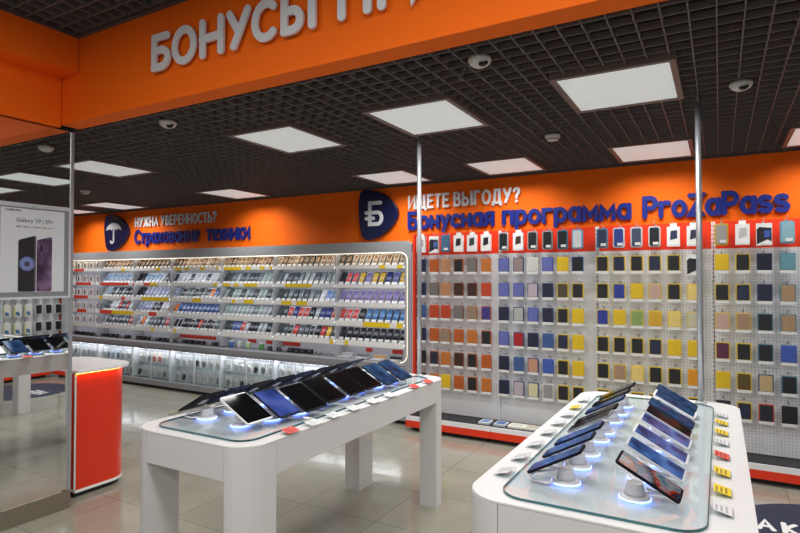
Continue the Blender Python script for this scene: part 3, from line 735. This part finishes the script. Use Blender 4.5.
# clear packs behind the cabinet doors
def blister(c1, c2):
    me = MB().box(-.055, 0, 0, .055, .006, .16).mesh('card', mat('e4e6e6', .5))
    inner = MB().tube([(.03 * cos(u * .45), -.008, .07 + .034 * sin(u * .45)) for u in range(15)], .006, 6).extr(rrect(-.03, .018, .012, .05, .006, 3), 'y', -.012, 0).extr(rrect(-.014, .055, .016, .088, .008, 3), 'y', -.014, 0).mesh('contents', mat(c1, .35))
    hd = MB().box(-.055, -.001, .135, .055, .0, .16).mesh('header_card', mat(c2, .5))
    return me, inner, hd
BL = [blister(a, c) for a, c in (('b9bec2', 'e8eaea'), ('2b2c30', 'dfe2e2'), ('d9dcdc', 'f0f0f0'), ('6f8fb5', 'cfe0ea'), ('c9cccd', 'c8d0d4'), ('8a8f94', 'e8e8e8'), ('d0806a', 'eee6e0'))]
for row, (z, nm) in enumerate(((.345, 'upper'), (.135, 'lower'))):
    for bi in range(7):
        n = 7; x0, x1 = DIVS[bi] + .03, DIVS[bi + 1] - .03
        for i in range(n):
            X = x0 + (x1 - x0) * (i + .5) / n
            px = (bi * 6 + i)
            q = BL[3] if (bi in (1,) and i in (1, 2, 3) and row == 0) else BL[6] if (bi == 2 and i in (3, 4) and row == 0) else BL[1] if (px * 5 + row * 3) % 7 == 0 else BL[(0, 2, 4, 5, 2, 0, 4)[(px * 3 + row) % 7]]
            o = link('blister_pack', q[0], None, (X, 5.45 + .022 * random.random(), z)); o.rotation_euler = (0, R(random.uniform(-1, 1)), R(random.uniform(-9, 9))); link('contents', q[1], o); link('header_card', q[2], o)
            bay = ('the bay beside the pegboard', 'second bay from the pegboard', 'third bay from the pegboard', 'fourth bay from the pegboard', 'fifth bay from the pegboard', 'sixth bay from the pegboard', 'the bay by the mirror')[6 - bi]
            tag(o, 'clear pack behind the cabinet glass, %s in %s row, %s' % (ORD[i + 1], nm, bay), 'pack', 'packs behind the lower cabinet glass')

# ================================================================== PEGBOARD WALL
PEG = peg_mat()
PY = 5.48
PX = [-2.87, -1.935, -.99, -.043, .90, 1.77]
SECT = ['the pegboard section beside the lit shelving', 'the second pegboard section', 'the third pegboard section', 'the pegboard section past the second chrome pole', 'the corner pegboard section']
def peg_section(W, label, loc, rz):
    t = thing('pegboard_panel', label, 'pegboard', loc, rz, 'white pegboard sections')
    MB().box(.016, 0, .16, W - .016, .018, 1.845).build('board', PEG, t)
    MB().box(.016, 0, 1.845, W - .016, .018, 2.075).build('red_header', RED, t)
    for x in (0.003, W - .015):
        u = MB().box(x, -.004, .02, x + .012, .03, 2.075)
        zz = .3
        while zz < 2.05: u.box(x + .004, -.0052, zz, x + .008, -.004, zz + .018, 1); zz += .036
        u.build('slotted_upright', [SHELFWHITE, BLACK], t)
    MB().box(.02, .019, .3, W - .02, .06, .34).box(.02, .019, 1.9, W - .02, .06, 1.94).build('wall_bracket', DGREY, t)
    return t
def platform(W, label, loc, rz):
    t = thing('display_platform', label, 'platform', loc, rz, 'low platforms under the pegboards')
    MB().box(.002, .012, .145, W - .002, .279, .158).build('deck', mat('1b1b20', .55), t)
    MB().box(0, 0, .112, W, .012, .158).box(0, .012, .10, W, .279, .144).build('white_edge', SHELFWHITE, t)
    MB().box(0, -.003, .045, W, .012, .111).build('red_skirt', RED, t)
    MB().box(.05, .05, 0, W - .05, .26, .1).build('foot', BLACK, t)
    return t
for i in range(5):
    W = PX[i + 1] - PX[i]
    peg_section(W, ['white pegboard section beside the lit shelving', 'white pegboard section between the chrome poles, nearer the shelving', 'white pegboard section hung mainly with yellow cases', 'white pegboard section past the second chrome pole', 'white pegboard section in the corner, seen in the mirror'][i], (PX[i], PY, 0), 0)
    if i < 4: platform(W - .003, ['low red and white platform below the tan cases', 'low red and white platform below the blue cases', 'low red and white platform behind the phone table', 'low red and white platform beside the round floor mat'][i], (PX[i], 5.19, 0), 0)
    else: platform(.58, 'short low platform in the corner, seen in the mirror', (PX[i] + .003, 5.19, 0), 0)
MB_ = MB().box(-2.9, 5.40, .02, -2.874, 5.53, 2.07)
tag(MB_.build('end_post', RED), 'slim red end post between lit shelving and pegboard', 'post')
# right-hand wall section, seen in the mirror
GX = 1.775
peg_section(1.75, 'white pegboard section on the side wall, seen in the mirror', (GX, 5.44, 0), R(-90))
platform(1.72, 'low red platform along the side wall, seen in the mirror', (GX - .285, 5.16, 0), R(-90))

# --- packs on the pegs
LABELC = mat('d6d6d3', .5, name='white_price_label')
hook_me = MB().tube([(0, 0, .0), (0, -.085, .004), (0, -.11, .012), (0, -.118, .03)], .0028, 6).box(-.008, -.002, -.01, .008, 0.0, .010).mesh('peg_hook', mat('b4b7ba', .35, .6))
_CS = {}
def case_parts(border, inner, kind):
    k = (border, inner, kind)
    if k in _CS: return _CS[k]
    bmat, imat = mat(border, .5), mat(inner, .45, var=.15)
    w, h = .104, .142
    if kind == 'case':      # card sleeve with a window, price label at the foot
        body = MB().extr(rrect(-w / 2, -h, w / 2, 0, .004, 2), 'y', -.009, .009).mesh('hanging_phone_case', bmat)
        ins = MB().extr(rrect(-w / 2 + .008, -h + .010, w / 2 - .008, -.007, .008, 3), 'y', -.013, -.009).mesh('phone_case', imat)
        lab = MB().box(-w / 2, -.0145, -h - .018, w / 2, -.0132, -h + .006).mesh('price_label', LABELC)
    elif kind == 'clam':    # tall rounded clamshell
        w, h = .098, .182
        body = MB().extr(rrect(-w / 2, -h, w / 2, 0, .02, 5), 'y', -.012, .012).mesh('hanging_phone_case', bmat)
        ins = MB().extr(rrect(-w / 2 + .011, -h + .012, w / 2 - .011, -.012, .014, 4), 'y', -.017, -.012).mesh('phone_case', imat)
        lab = MB().box(-.012, -.0185, -h + .02, .034, -.0172, -h + .044).mesh('price_label', LABELC)
    elif kind == 'box':     # tall carton with hang tab and a printed picture
        w, h = .1, .17
        body = MB().box(-w / 2, -.02, -h, w / 2, .02, 0).extr([(-.026, 0), (.026, 0), (.026, .03), (-.026, .03)], 'y', -.001, .001).mesh('hanging_phone_case', bmat)
        ins = MB().extr([(-.026, -h + .055), (.03, -h + .07), (.03, -.03), (-.02, -.035)], 'y', -.0215, -.02).mesh('picture_print', imat)
        lab = MB().box(-w / 2, -.021, -h, w / 2, -.02, -h + .018).mesh('price_label', LABELC)
    elif kind == 'bag':     # white bag with a slanted black print
        w, h = .108, .18
        body = MB().box(-w / 2, -.016, -h, w / 2, .016, 0).mesh('hanging_phone_case', bmat)
        ins = MB().extr([(-w / 2 + .004, -h + .012), (w / 2 - .03, -h + .05), (w / 2 - .004, -h + .03), (w / 2 - .004, -.04), (-w / 2 + .02, -.03), (-w / 2 + .004, -.05)], 'y', -.0175, -.016).extr([(.0, -.12), (.04, -.11), (.04, -.06), (.0, -.06)], 'y', -.0185, -.0175, 1).mesh('picture_print', [mat('202126', .4), imat])
        lab = MB().box(-.02, -.0195, -h + .004, w / 2, -.0175, -h + .02).mesh('price_label', LABELC)
    _CS[k] = (body, ins, lab)
    return _CS[k]
C = {'O': ('b9602c', 'a9531f'), 'T': ('c07a3e', 'b46a2e'), 'L': ('c28a62', 'ad7a58'), 'oK': ('b06030', '1d1d20'), 'oB': ('7c3a20', '3a241c'), 'oG': ('7a4a34', '6d6a66'), 'oW': ('a8683c', '8b7862'), 'oU': ('b06030', '3b3379'), 'oN': ('a85a30', '23283c'),
     'R': ('c04a26', 'b03f20'), 'U': ('4b5496', '5f66a6'), 'nB': ('36426f', '8d7a78'), 'W': ('d4d4d0', 'c4c4c0'), 'bK': ('2c4f86', '17181e'), 'nP': ('3d4770', 'b1a3aa'), 'N': ('27376a', '1c2136'), 'nG': ('2f3d66', 'a8aaa6'),
     'bR': ('3c4c7c', 'a01c20'), 'S': ('3f5c94', '3a5588'), 'nT': ('30406e', 'b98a72'), 'nC': ('38466f', 'c9c29c'), 'WK': ('cfcfcb', '8c8c8a'), 'yK': ('d2b416', '1d1c20'), 'yN': ('d2b416', '20263f'), 'Y': ('d9b91a', 'd2b01c'), 'yM': ('d2b416', '4b4030'),
     'yU': ('d2b416', '28378a'), 'yB': ('cfae2e', 'b99a8a'), 'yT': ('cfae2e', '9c7f66'), 'V': ('cdb324', '7f9a58'), 'yP': ('d9b420', 'c99c2c'), 'yL': ('dcbc34', 'd8c070'), 'yG': ('d0b240', 'b9b49a'), 'yO': ('d6a11c', 'cf8a1a'), 'KK': ('dcdcd8', '26262b'),
     'tl': ('54828e', '5d8c98'), 'nK': ('1f3050', '141a2c'), 'tB': ('4a7a88', 'a08464'), 'tK': ('3f6f80', '1a1c22'), 'yR': ('cfae20', '55263f'), 'B': ('3d5ba8', '3a56a4'), 'yD': ('cfae20', '55461e'), 'nE': ('38506e', 'b29a70'), 'K': ('24252a', '19191d'), 'rK': ('b4452c', '1c1f2a')}
NAMEC = {'O': 'tan leather-look phone case', 'T': 'light tan phone case', 'L': 'pale tan phone case', 'oK': 'black phone case in orange sleeve', 'oB': 'dark brown phone case in orange sleeve', 'oG': 'brown phone case with grey window', 'oW': 'woven grey-brown phone case', 'oU': 'purple phone case in orange sleeve', 'oN': 'navy phone case in orange sleeve',
     'R': 'reddish tan phone case', 'U': 'lavender blue phone case', 'nB': 'mauve phone case in navy sleeve', 'W': 'white phone case pack', 'bK': 'black phone case in blue sleeve', 'nP': 'pink-grey phone case in navy sleeve', 'N': 'navy phone case', 'nG': 'grey phone case in navy sleeve', 'bR': 'red phone case in blue sleeve', 'S': 'steel blue phone case', 'nT': 'peach phone case in navy sleeve', 'nC': 'cream phone case in navy sleeve', 'WK': 'white pack with grey drawing',
     'yK': 'black phone case in yellow sleeve', 'yN': 'navy phone case in yellow sleeve', 'Y': 'plain yellow phone case', 'yM': 'patterned dark phone case in yellow sleeve', 'yU': 'blue phone case in yellow sleeve', 'yB': 'pink-beige phone case in yellow sleeve', 'yT': 'taupe phone case in yellow sleeve', 'V': 'green phone case in yellow sleeve', 'yP': 'patterned yellow phone case', 'yL': 'pale yellow phone case', 'yG': 'whitish phone case in yellow sleeve', 'yO': 'orange-yellow phone case', 'KK': 'black and white phone case bag',
     'tl': 'teal phone case', 'nK': 'dark phone case in navy sleeve', 'tB': 'tan and black phone case in teal sleeve', 'tK': 'black phone case in teal sleeve', 'yR': 'maroon phone case in yellow sleeve', 'B': 'royal blue phone case', 'yD': 'olive phone case in yellow sleeve', 'nE': 'sand phone case in navy sleeve', 'K': 'black phone case', 'rK': 'black phone case in red sleeve'}
COLS = [[-2.79, -2.638, -2.506, -2.356, -2.206, -2.054], [-1.869, -1.718, -1.576, -1.431, -1.289, -1.151], [-.93, -.787, -.639, -.493, -.343, -.19], [.017, .166, .315, .47, .63, .79]]
ROWZ = [2.05, 1.795, 1.547, 1.31, 1.065, .822, .585]
GRIDC = [
 ['N O L oK oG T', 'N oG L oB oB R', 'S R R oG oW oU', 'N O oW O T oK', 'K oN T oB oK O', 'K T Y O oK T'],
 ['U nB W U Y bK', 'U U nP N yM yK', 'N nG U N yK Y', 'U bR N S yN Y', 'N S nT B yK Y', 'N nP nC WK yK yK'],
 ['yK yN yK yN yK KK', 'yK yU Y yB yK yL', 'yU Y V yP yL yG', 'yK yK yK yN Y Y', 'yK yT yL yK yK yO', 'yK Y yM yK yK yK'],
 ['Y yK nK tl tl N', 'yK yN N tB tK B', 'yB yT tK tB N tl', 'yR yK tK B tK N', 'Y yD nE tK tl K', 'K yN rK K N tK']]
TOP = [
 [('box', 'd5d5d3', '9a9a9a', 'white carton with grey print'), ('bag', 'e2e2e2', '4a63a8', 'white bag with black slash and blue picture'), ('clam', '4a7698', '3f6684', 'steel blue clamshell case'), ('box', 'e4e4e2', '1e1f25', 'white carton with dark slanted picture'), ('box', 'e0e0de', '3a3b42', 'white carton with tall narrow picture'), ('box', 'e6e6e2', '23242b', 'white carton with dark phone picture')],
 [('clam', 'a2a5a6', '1b1c20', 'grey-edged black clamshell case'), ('box', 'e2e3e3', '3c2c20', 'white carton with small dark phone'), ('clam', '9a9d9e', '202126', 'pale-edged black clamshell case'), ('clam', '8f9293', '1a1b1f', 'grey-rimmed dark clamshell case'), ('clam', '3e7690', '17181d', 'teal-edged black clamshell case'), ('clam', '5a9cc0', 'c6c8ca', 'blue-edged white clamshell case')],
 [('clam', '5a7f94', '2a3550', 'teal-grey edged navy clamshell case'), ('clam', 'c4c7ca', '2c3a80', 'white-edged blue clamshell case'), ('clam', 'c0c3c6', '3c465c', 'white-edged slate clamshell case'), ('clam', 'bfc2c4', '1b1c22', 'white-edged black clamshell case'), ('box', 'e6e6e4', '2a3350', 'white carton with phone picture and yellow foot'), ('box', 'e4e4e0', '33354a', 'white carton half behind the chrome pole')],
 [('clam', 'c7a42c', '96928e', 'yellow-edged clear clamshell case'), ('box', 'e8e8e6', 'bcbcba', 'white carton with grey frame print'), ('bag', 'e0e0e0', '3a57a4', 'white and black bag with blue picture'), ('clam', '6f98a6', '7ea4b0', 'pale teal clamshell case'), ('clam', '3c6a80', '24303c', 'dark teal clamshell case'), ('box', 'e2e2e2', '55585e', 'white carton at the end of the red band')]]
def hang(kind, border, inner, loc, label, group, rz=0, hook_label=None):
    body, ins, lb = case_parts(border, inner, kind)
    o = link('hanging_phone_case', body, None, loc); o.rotation_euler = (0, 0, rz); tag(o, label, 'phone case', group)
    link('phone_case' if kind in ('case', 'clam') else 'picture_print', ins, o); link('price_label', lb, o)
    d = Matrix.Rotation(rz, 3, 'Z') @ Vector((0, .085, .013))
    h = link('peg_hook', hook_me, None, Vector(loc) + d); h.rotation_euler = (0, 0, rz)
    tag(h, hook_label, 'hook', 'wire peg hooks of the pegboards')
HY = 5.395
for s in range(4):
    short = ['first pegboard section', 'second pegboard section', 'third pegboard section', 'fourth pegboard section'][s]
    for ci, X in enumerate(COLS[s]):
        k, b1, i1, nm = TOP[s][ci]
        dz = .0 if k == 'clam' else -.012
        hang(k, b1, i1, (X, HY, ROWZ[0] + dz), '%s, red band, %s of %s' % (nm, ORD[ci + 1], short), 'cases on the red band', 0, 'wire peg hook on the red band, %s column of the %s' % (ORD[ci + 1], short))
        for r_ in range(6):
            c = GRIDC[s][r_].split()[ci]
            lab = '%s, %s column of row %s, %s' % (NAMEC[c], ORD[ci + 1], ('one', 'two', 'three', 'four', 'five', 'six')[r_], short)
            kd = 'bag' if c == 'KK' else 'case'
            z = ROWZ[r_ + 1]
            hang(kd, C[c][0], C[c][1], (X, HY, z), lab, 'cases on the white pegboard', 0, 'wire peg hook, %s column of row %s, %s' % (ORD[ci + 1], ('one', 'two', 'three', 'four', 'five', 'six')[r_], short))
# side wall packs (seen in the mirror)
bx_me = MB().box(-.055, -.018, -.185, .055, .018, 0).extr([(-.02, 0), (.02, 0), (.02, .025), (-.02, .025)], 'y', -.001, .001).mesh('hanging_pack', mat('dcdcd6', .5))
bx_in = MB().extr([(-.035, -.17), (.03, -.16), (.035, -.1), (-.02, -.11)], 'y', -.0195, -.018).mesh('blue_print', mat('4f6f9c', .4))
bx_y = MB().box(.042, -.0195, -.185, .055, -.018, -.02).mesh('yellow_edge', mat('c9c23c', .5))
bk_me = MB().box(-.05, -.012, -.17, .05, .012, 0).mesh('hanging_pack', mat('d6d7d9', .5))
bk_in = MB().extr(rrect(-.04, -.15, .04, -.012, .006, 3), 'y', -.03, -.012).mesh('black_pouch', mat('17171b', .5))
for r_, z in enumerate((1.435, 1.168, .89)):
    for ci, Yp in enumerate((5.37, 5.215, 5.06, 4.905, 4.75, 4.595, 4.44)):
        blk = ci < 3
        o = link('hanging_pack', bk_me if blk else bx_me, None, (GX - .085, Yp, z)); o.rotation_euler = (0, 0, R(-90))
        nm = 'pack with black pouch' if blk else 'white pack with blue print and yellow edge'
        tag(o, '%s, side wall, %s row, %s from the corner' % (nm, ('top', 'middle', 'bottom')[r_], ORD[ci + 1]), 'pack', 'packs on the side wall pegboard')
        link('black_pouch' if blk else 'blue_print', bk_in if blk else bx_in, o)
        if not blk: link('yellow_edge', bx_y, o)
        h = link('peg_hook', hook_me, None, (GX, Yp, z + .013)); h.rotation_euler = (0, 0, R(-90))
        tag(h, 'wire peg hook on the side wall, %s row, %s from the corner' % (('top', 'middle', 'bottom')[r_], ORD[ci + 1]), 'hook', 'wire peg hooks of the pegboards')
# flat boxes lying on the platform
for i, (X, w, c1, c2, nm) in enumerate(((-2.03, .11, 'c7ccd2', '5f82b4', 'flat phone box with blue picture lying on the platform'), (-1.87, .12, 'b9c0ca', '3c5f9c', 'flat phone box with dark blue picture lying on the platform'), (-1.71, .15, 'e4e2da', 'c9c7bd', 'flat white box with small print lying on the platform'), (-1.53, .2, 'dddacb', 'aeab9c', 'wide flat cream box lying on the platform'))):
    o = MB().box(-w / 2, -.07, 0, w / 2, .07, .022).build('phone_box', mat(c1, .45), None, .003, (X, 5.31, .158)); tag(o, nm, 'box', 'flat boxes on the platform')
    MB().box(-w / 2 + .02, -.05, .022, w / 2 - .02, .045, .0235).build('lid_print', mat(c2, .4), o)

# ================================================================== TABLES
def table(x0, x1, y0, y1, label):
    t = thing('display_table', label, 'table', ((x0 + x1) / 2, (y0 + y1) / 2, 0), 0, 'white display tables')
    a, c = (x1 - x0) / 2, (y1 - y0) / 2; r = .135
    MB().extr(rrect(-a, -c, a, c, r, 12), 'z', .8712, .88).build('tabletop', WHITE, t, .002)
    lx, ly = .13, .185
    for sx in (-1, 1):
        for sy in (-1, 1):
            p = rrect(a - lx, c - ly, a - .0005, c - .0005, min(lx, r) - .001, 10, (0, 1, 0, 0))
            MB().extr([(u * sx, v * sy) for u, v in p], 'z', 0.0, .871).build('leg', WHITE_SIDE, t)
    g = .0025
    m = MB().box(-a + lx + g, -c + .001, .728, a - lx - g, -c + .03, .871); m.build('apron', WHITE_SIDE, t)
    m = MB().box(-a + lx + g, c - .03, .728, a - lx - g, c - .001, .871); m.build('apron', WHITE_SIDE, t)
    m = MB().box(-a + .001, -c + ly + g, .728, -a + .03, c - ly - g, .871); m.build('apron', WHITE_SIDE, t)
    m = MB().box(a - .03, -c + ly + g, .728, a - .001, c - ly - g, .871); m.build('apron', WHITE_SIDE, t)
    MB().box(-a + .12, -c + .12, .80, a - .12, c - .12, .843).build('underside_tray', mat('b9b9b8', .5), t)
    return t
T1 = (-2.492, -1.722, 1.74, 3.735); T2 = (-.76, .09, 1.745, 3.745)
table(*T1, 'white table with tilted tablets, in front of the lit shelving')
table(*T2, 'white table with two rows of tilted phones, beside the round mat')
GEDGE = mat('3f6f74', .15, name='green_glass_edge')
def plate(x0, x1, y0, y1, label):
    p = rrect(x0, y0, x1, y1, .09, 8)
    t = MB().extr(p, 'z', .8805, .8885)
    top = glass_mat('f7fbfc', .0, 1.0, 'table_glass')
    o = t.build('glass_plate', top); tag(o, label, 'glass plate', 'glass plates on the tables')
    q = rrect(x0 + .003, y0 + .003, x1 - .003, y1 - .003, .087, 8)
    mb = MB(); n = len(p)
    for z0, z1 in ((.8806, .8884),):
        vs = [(u, v, z) for z in (z0, z1) for u, v in p] + [(u, v, z) for z in (z0, z1) for u, v in q]
        fs = []
        for i in range(n):
            j = (i + 1) % n
            fs += [(i, j, n + j, n + i), (2 * n + i, 3 * n + i, 3 * n + j, 2 * n + j), (n + i, n + j, 3 * n + j, 3 * n + i), (i, 2 * n + i, 2 * n + j, j)]
        mb.add(vs, fs)
    mb.build('polished_edge', GEDGE, o)
plate(-2.41, -1.79, 1.80, 3.62, 'clear glass plate with dark edge under the tilted tablets')
plate(-.65, -.035, 1.785, 3.62, 'clear glass plate under the two rows of tilted phones')
ZG = .8885
# power poles standing on the tables
for (x, y, lab) in ((-1.925, 3.685, 'chrome pole rising from the far end of the tablet table to the ceiling'), (-.1, 3.685, 'chrome pole rising from the far end of the phone table to the ceiling')):
    t = thing('chrome_pole', lab, 'pole', (x, y, .88))
    MB().tube([(0, 0, .008), (0, 0, ZC - .88 + .045)], .0165, 20).build('tube', CHROME, t)
    MB().lathe([(.03, 0), (.03, .006), (.02, .012), (.0165, .012)], seg=20).build('base_flange', CHROME, t)
    MB().box(-.004, -.03, 1.745, .004, -.018, 1.765).build('ceiling_clip', GREY, t)

# --- stands, tablets, cables
LED = mat('7f96ff', .4, emit=6, name='blue_led')
STANDW = mat('d8d8da', .3, name='stand_white')
st_base = MB().lathe([(.046, 0), (.048, .004), (.046, .009), (.034, .013)], seg=24).mesh('base', STANDW)
st_ring = MB().lathe([(.0475, .001), (.0495, .001), (.0495, .0045), (.0475, .0045)], seg=24).mesh('light_ring', LED)
st_neck = MB().lathe([(.034, .012), (.030, .03), (.027, .044), (.026, .05)], seg=20).mesh('neck', STANDW)
TILT = math.atan2(.1, .185)
def stand(X, Y, side, label, group):
    """side +1: screen faces +X"""
    t = thing('phone_stand', label, 'stand', (X, Y, ZG), 0 if side > 0 else pi, group)
    link('base', st_base, t); link('light_ring', st_ring, t); link('neck', st_neck, t)
    MB().tube([(.02, .03, .008), (.055, .058, .006), (.10, .052, .008), (.118, .028, .012), (.105, .008, .020), (.07, .0, .028), (.035, .0, .036)], .0042, 8).build('cable', STANDW, t)
    return t
def tablet(name, W, H, xb, Y, side, body, scr, label, group, cat, lean=0):
    """lower edge at X=xb, leaning back away from the viewer; local x = along the slope"""
    t = thing(name, label, cat, (xb, Y, .918), 0 if side > 0 else pi, group)
    M = Matrix.Rotation(TILT, 4, 'Y') @ Matrix.Translation((0, 0, abs(sin(lean)) * W / 2)) @ Matrix.Rotation(lean * side, 4, 'X')  # slope up towards local -x
    MB().extr(rrect(-H, -W / 2, 0, W / 2, .012, 4), 'z', 0, .0085).xf(M).build('body', mat(body, .6, spec=.08), t)
    MB().extr(rrect(-H + .008, -W / 2 + .0035, -.008, W / 2 - .0035, .004, 2), 'z', .0086, .0096).xf(M).build('screen', scr, t)
    MB().box(-H * .62, -.018, -.006, -H * .4, .018, -.0005).xf(M).build('mount_puck', STANDW, t)
    return t
OFF = screen_mat(['050506', '0a0a0c'], 3, .0, 'dark_screen', ior=1.45)
BLU = screen_mat(['2b3a78', '3d52a0', '5064c0', '6a7fd0'], 7, .75, 'indigo_screen', 1.)
STE = screen_mat(['1d2f55', '2f5080', '4a7cae', '7fa4cc'], 9, .75, 'steel_screen', 2.3)
DBL = screen_mat(['182a50', '2a4a80', '3f68a8', '6488c2'], 16, 1.0, 'night_screen', 4.1)
MIX = screen_mat(['101014', '3c6d80', '8e949a', 'a8351a', '15151a', '35507e', 'b04a26'], 13, .7, 'collage_screen', 3.3)
BRN = screen_mat(['0d0b0a', '1a1210', '2c1f18', '6b4a20'], 14, .35, 'ember_screen', 6.2)
seq = [(2.003, .168, 'f0f0f0', OFF, 'white tablet with dark screen at the near end of the table'), (2.166, .15, '1b1c26', BLU, 'black tablet with violet-blue screen, second from the near end'), (2.338, .178, '1a1a1e', OFF, 'black tablet with dark screen beside the violet-blue one'),
       (2.555, .176, '1a1a1e', OFF, 'black tablet with dark screen, fourth in the facing row'), (2.77, .16, '17171b', OFF, 'black tablet with dark screen, fifth in the facing row'), (2.96, .175, '1c1715', OFF, 'black tablet with brownish dark screen, sixth in the facing row'),
       (3.142, .165, '232838', STE, 'tablet with pale blue screen, second from the chrome pole end'), (3.33, .15, '1c2236', STE, 'tablet with pale blue screen nearest the chrome pole')]
GT = 'tablets on the white table'
for i, (Y, W, b_, s_, lab) in enumerate(seq):
    tablet('tablet', W, .215, (-1.89, -1.846, -1.815, -1.846, -1.852, -1.86, -1.834, -1.834)[i], Y, 1, b_, s_, lab, GT, 'tablet')
    stand((-1.89, -1.846, -1.815, -1.846, -1.852, -1.86, -1.834, -1.834)[i] - .13, Y, 1, 'white ring-lit stand under the %s tablet of the facing row' % ORD[i + 1], 'ring-lit stands on the tablet table')
seq2 = [(2.02, '16161a', OFF, 'dark tablet seen from behind beside the yellow tag'), (2.2, '20263c', STE, ''), (2.38, '17171b', OFF, ''), (2.57, '17171b', OFF, ''), (2.76, '20263c', STE, ''), (2.95, '17171b', OFF, ''), (3.14, '17171b', OFF, ''), (3.33, '20263c', STE, '')]
for i, (Y, b_, s_, lab) in enumerate(seq2):
    lab = lab or '%s tablet turned to the mirror, %s from the near end' % ('dark' if s_ is OFF else 'blue-screened', ORD[i + 1])
    tablet('tablet', .155, .205, -2.395, Y, -1, b_, s_, lab, GT, 'tablet')
    stand(-2.27, Y, -1, 'white ring-lit stand under the %s tablet turned to the mirror' % ORD[i + 1], 'ring-lit stands on the tablet table')
r2 = [(1.96, '17171b', MIX, 'phone with colourful collage screen at the near end'), (2.158, 'c9cbd0', DBL, 'silver phone with night-blue screen behind the collage one'), (2.357, 'e4e4e6', DBL, 'white phone with night-blue screen, third from the near end'), (2.567, 'd9d9dc', DBL, 'pale phone with night-blue screen, fourth from the near end'),
      (2.733, 'b9babe', BRN, 'phone with dark brown screen, fifth from the near end'), (2.91, '2a3550', STE, 'navy phone with steel-blue screen, sixth from the near end'), (3.12, 'efefef', STE, 'white phone with steel-blue screen, second from the pole'), (3.29, '27304a', STE, 'navy phone with steel-blue screen beside the chrome pole')]
GP = 'phones tilted on the white table'
for i, (Y, b_, s_, lab) in enumerate(r2):
    tablet('smartphone', .098, .208, -.112, Y - .018, 1, b_, s_, lab, GP, 'phone', R(6))
    stand(-.245, Y + .012, 1, 'glowing white stand under the %s phone of the row by the tags' % ORD[i + 1], 'glowing stands on the phone table')
l2_ = [(1.975, '1a1a20', DBL), (2.165, '202230', DBL), (2.34, '1a1a20', DBL), (2.565, '8a8d92', BRN), (2.71, '17171b', BRN), (2.935, '2a3350', STE), (3.12, '17171b', BRN), (3.315, '15151a', OFF)]
for i, (Y, b_, s_) in enumerate(l2_):
    tablet('smartphone', .095, .207, -.586, Y, -1, b_, s_, '%s phone tilted toward the tablet table, %s from the near end' % ('dark blue' if s_ in (DBL, STE) else 'black' if s_ is OFF else 'dark', ORD[i + 1]), GP, 'phone', R(2))
    stand(-.472, Y + .03, -1, 'glowing white stand under the %s phone turned to the tablet table' % ORD[i + 1], 'glowing stands on the phone table')

# --- price tags: clear slanted holders with a card
def price_tag(X, Y, side, c, label, z=.8805):
    t = thing('price_tag_holder', label, 'price tag', (X, Y, z), 0 if side > 0 else pi, 'price tags along the table edges')
    M = Matrix.Rotation(R(14), 4, 'Y')
    h = MB().box(-.03, -.042, .0115, .03, .042, .0135).xf(M).box(-.03, -.042, 0, .033, .042, .0015)
    h.box(-.03, -.042, .0015, -.028, .042, .02); h.build('acrylic_holder', ACRYL, t)
    m = {'r': REDC, 'y': YEL, 'c': mat('dcdee0', .4)}[c]
    cd = MB().box(-.026, -.038, .0138, .026, .038, .0148).xf(M).build('card', m, t)
    pr = MB()
    for k in range(3): pr.box(-.02 + .014 * k, -.03, .0149, -.014 + .014 * k, .012 + .006 * k, .0152)
    pr.xf(M).build('print', mat({'r': '8c1c14', 'y': '8a7410', 'c': 'a9acb0'}[c], .5), cd)
cn = {'r': 'red', 'y': 'yellow', 'c': 'clear grey'}
for X, side, zone, lst in ((-1.74, 1, 'aisle edge of the tablet table', [(2.035, 'r'), (2.2, 'c'), (2.37, 'c'), (2.55, 'c'), (2.75, 'c'), (2.94, 'c'), (3.25, 'r'), (3.45, 'r')]),
                           (-2.505, -1, 'mirror edge of the tablet table', [(2.02, 'y'), (2.2, 'r'), (2.38, 'c'), (2.57, 'c'), (2.76, 'r'), (2.95, 'c'), (3.14, 'c'), (3.33, 'r')]),
                           (-.002, 1, 'mat edge of the phone table', [(2.0, 'c'), (2.175, 'y'), (2.38, 'y'), (2.6, 'r'), (2.81, 'c'), (2.985, 'y'), (3.185, 'y'), (3.36, 'c')]),
                           (-.69, -1, 'inner edge of the phone table', [(2.0, 'c'), (2.19, 'c'), (2.39, 'c'), (2.6, 'c'), (2.79, 'c'), (2.98, 'c'), (3.17, 'y'), (3.38, 'c')])):
    for i, (Y, c) in enumerate(lst):
        price_tag(X, Y, side, c, '%s price tag, %s from the near end, %s' % (cn[c], ORD[i + 1], zone))

# ================================================================== FLOOR MAT
t = thing('floor_mat', 'round dark blue floor sticker with white lettering beside the phone table', 'floor mat', (.66, 4.27, 0))
MB().lathe([(.63, .0005), (.63, .0025)], seg=64).build('disc', mat('232b44', .45, name='navy_vinyl'), t)
x = -.455
for ch in 'AKE':
    mb = MB()
    for i, stq in enumerate(GL[ch][1]): stroke(mb, [(u * .13, v * .155) for u, v in stq], .032, Vector((x, .02, 0)), Vector((1, 0, 0)), Vector((0, 1, 0)), Vector((0, 0, 1)), .0026, .0032 + .0002 * i)
    mb.build('letter', CARDW, t); x += GL[ch][0] * .13 + .062

# ================================================================== CAMERA, VIEW
cam = bpy.data.cameras.new('camera'); co = bpy.data.objects.new('camera', cam); COL.objects.link(co)
cam.sensor_width = 36; cam.lens = FPX * 36 / 800; cam.clip_start = .05
co.location = (0, 0, EYE); co.rotation_euler = (pi / 2 + PIT, 0, YAW)
SC.camera = co
SC.view_settings.view_transform = 'Standard'; SC.view_settings.look = 'None'; SC.view_settings.gamma = 1; SC.view_settings.use_curve_mapping = False
SC.view_settings.exposure = -0.18
SC.cycles.max_bounces = 8; SC.cycles.transparent_max_bounces = 16
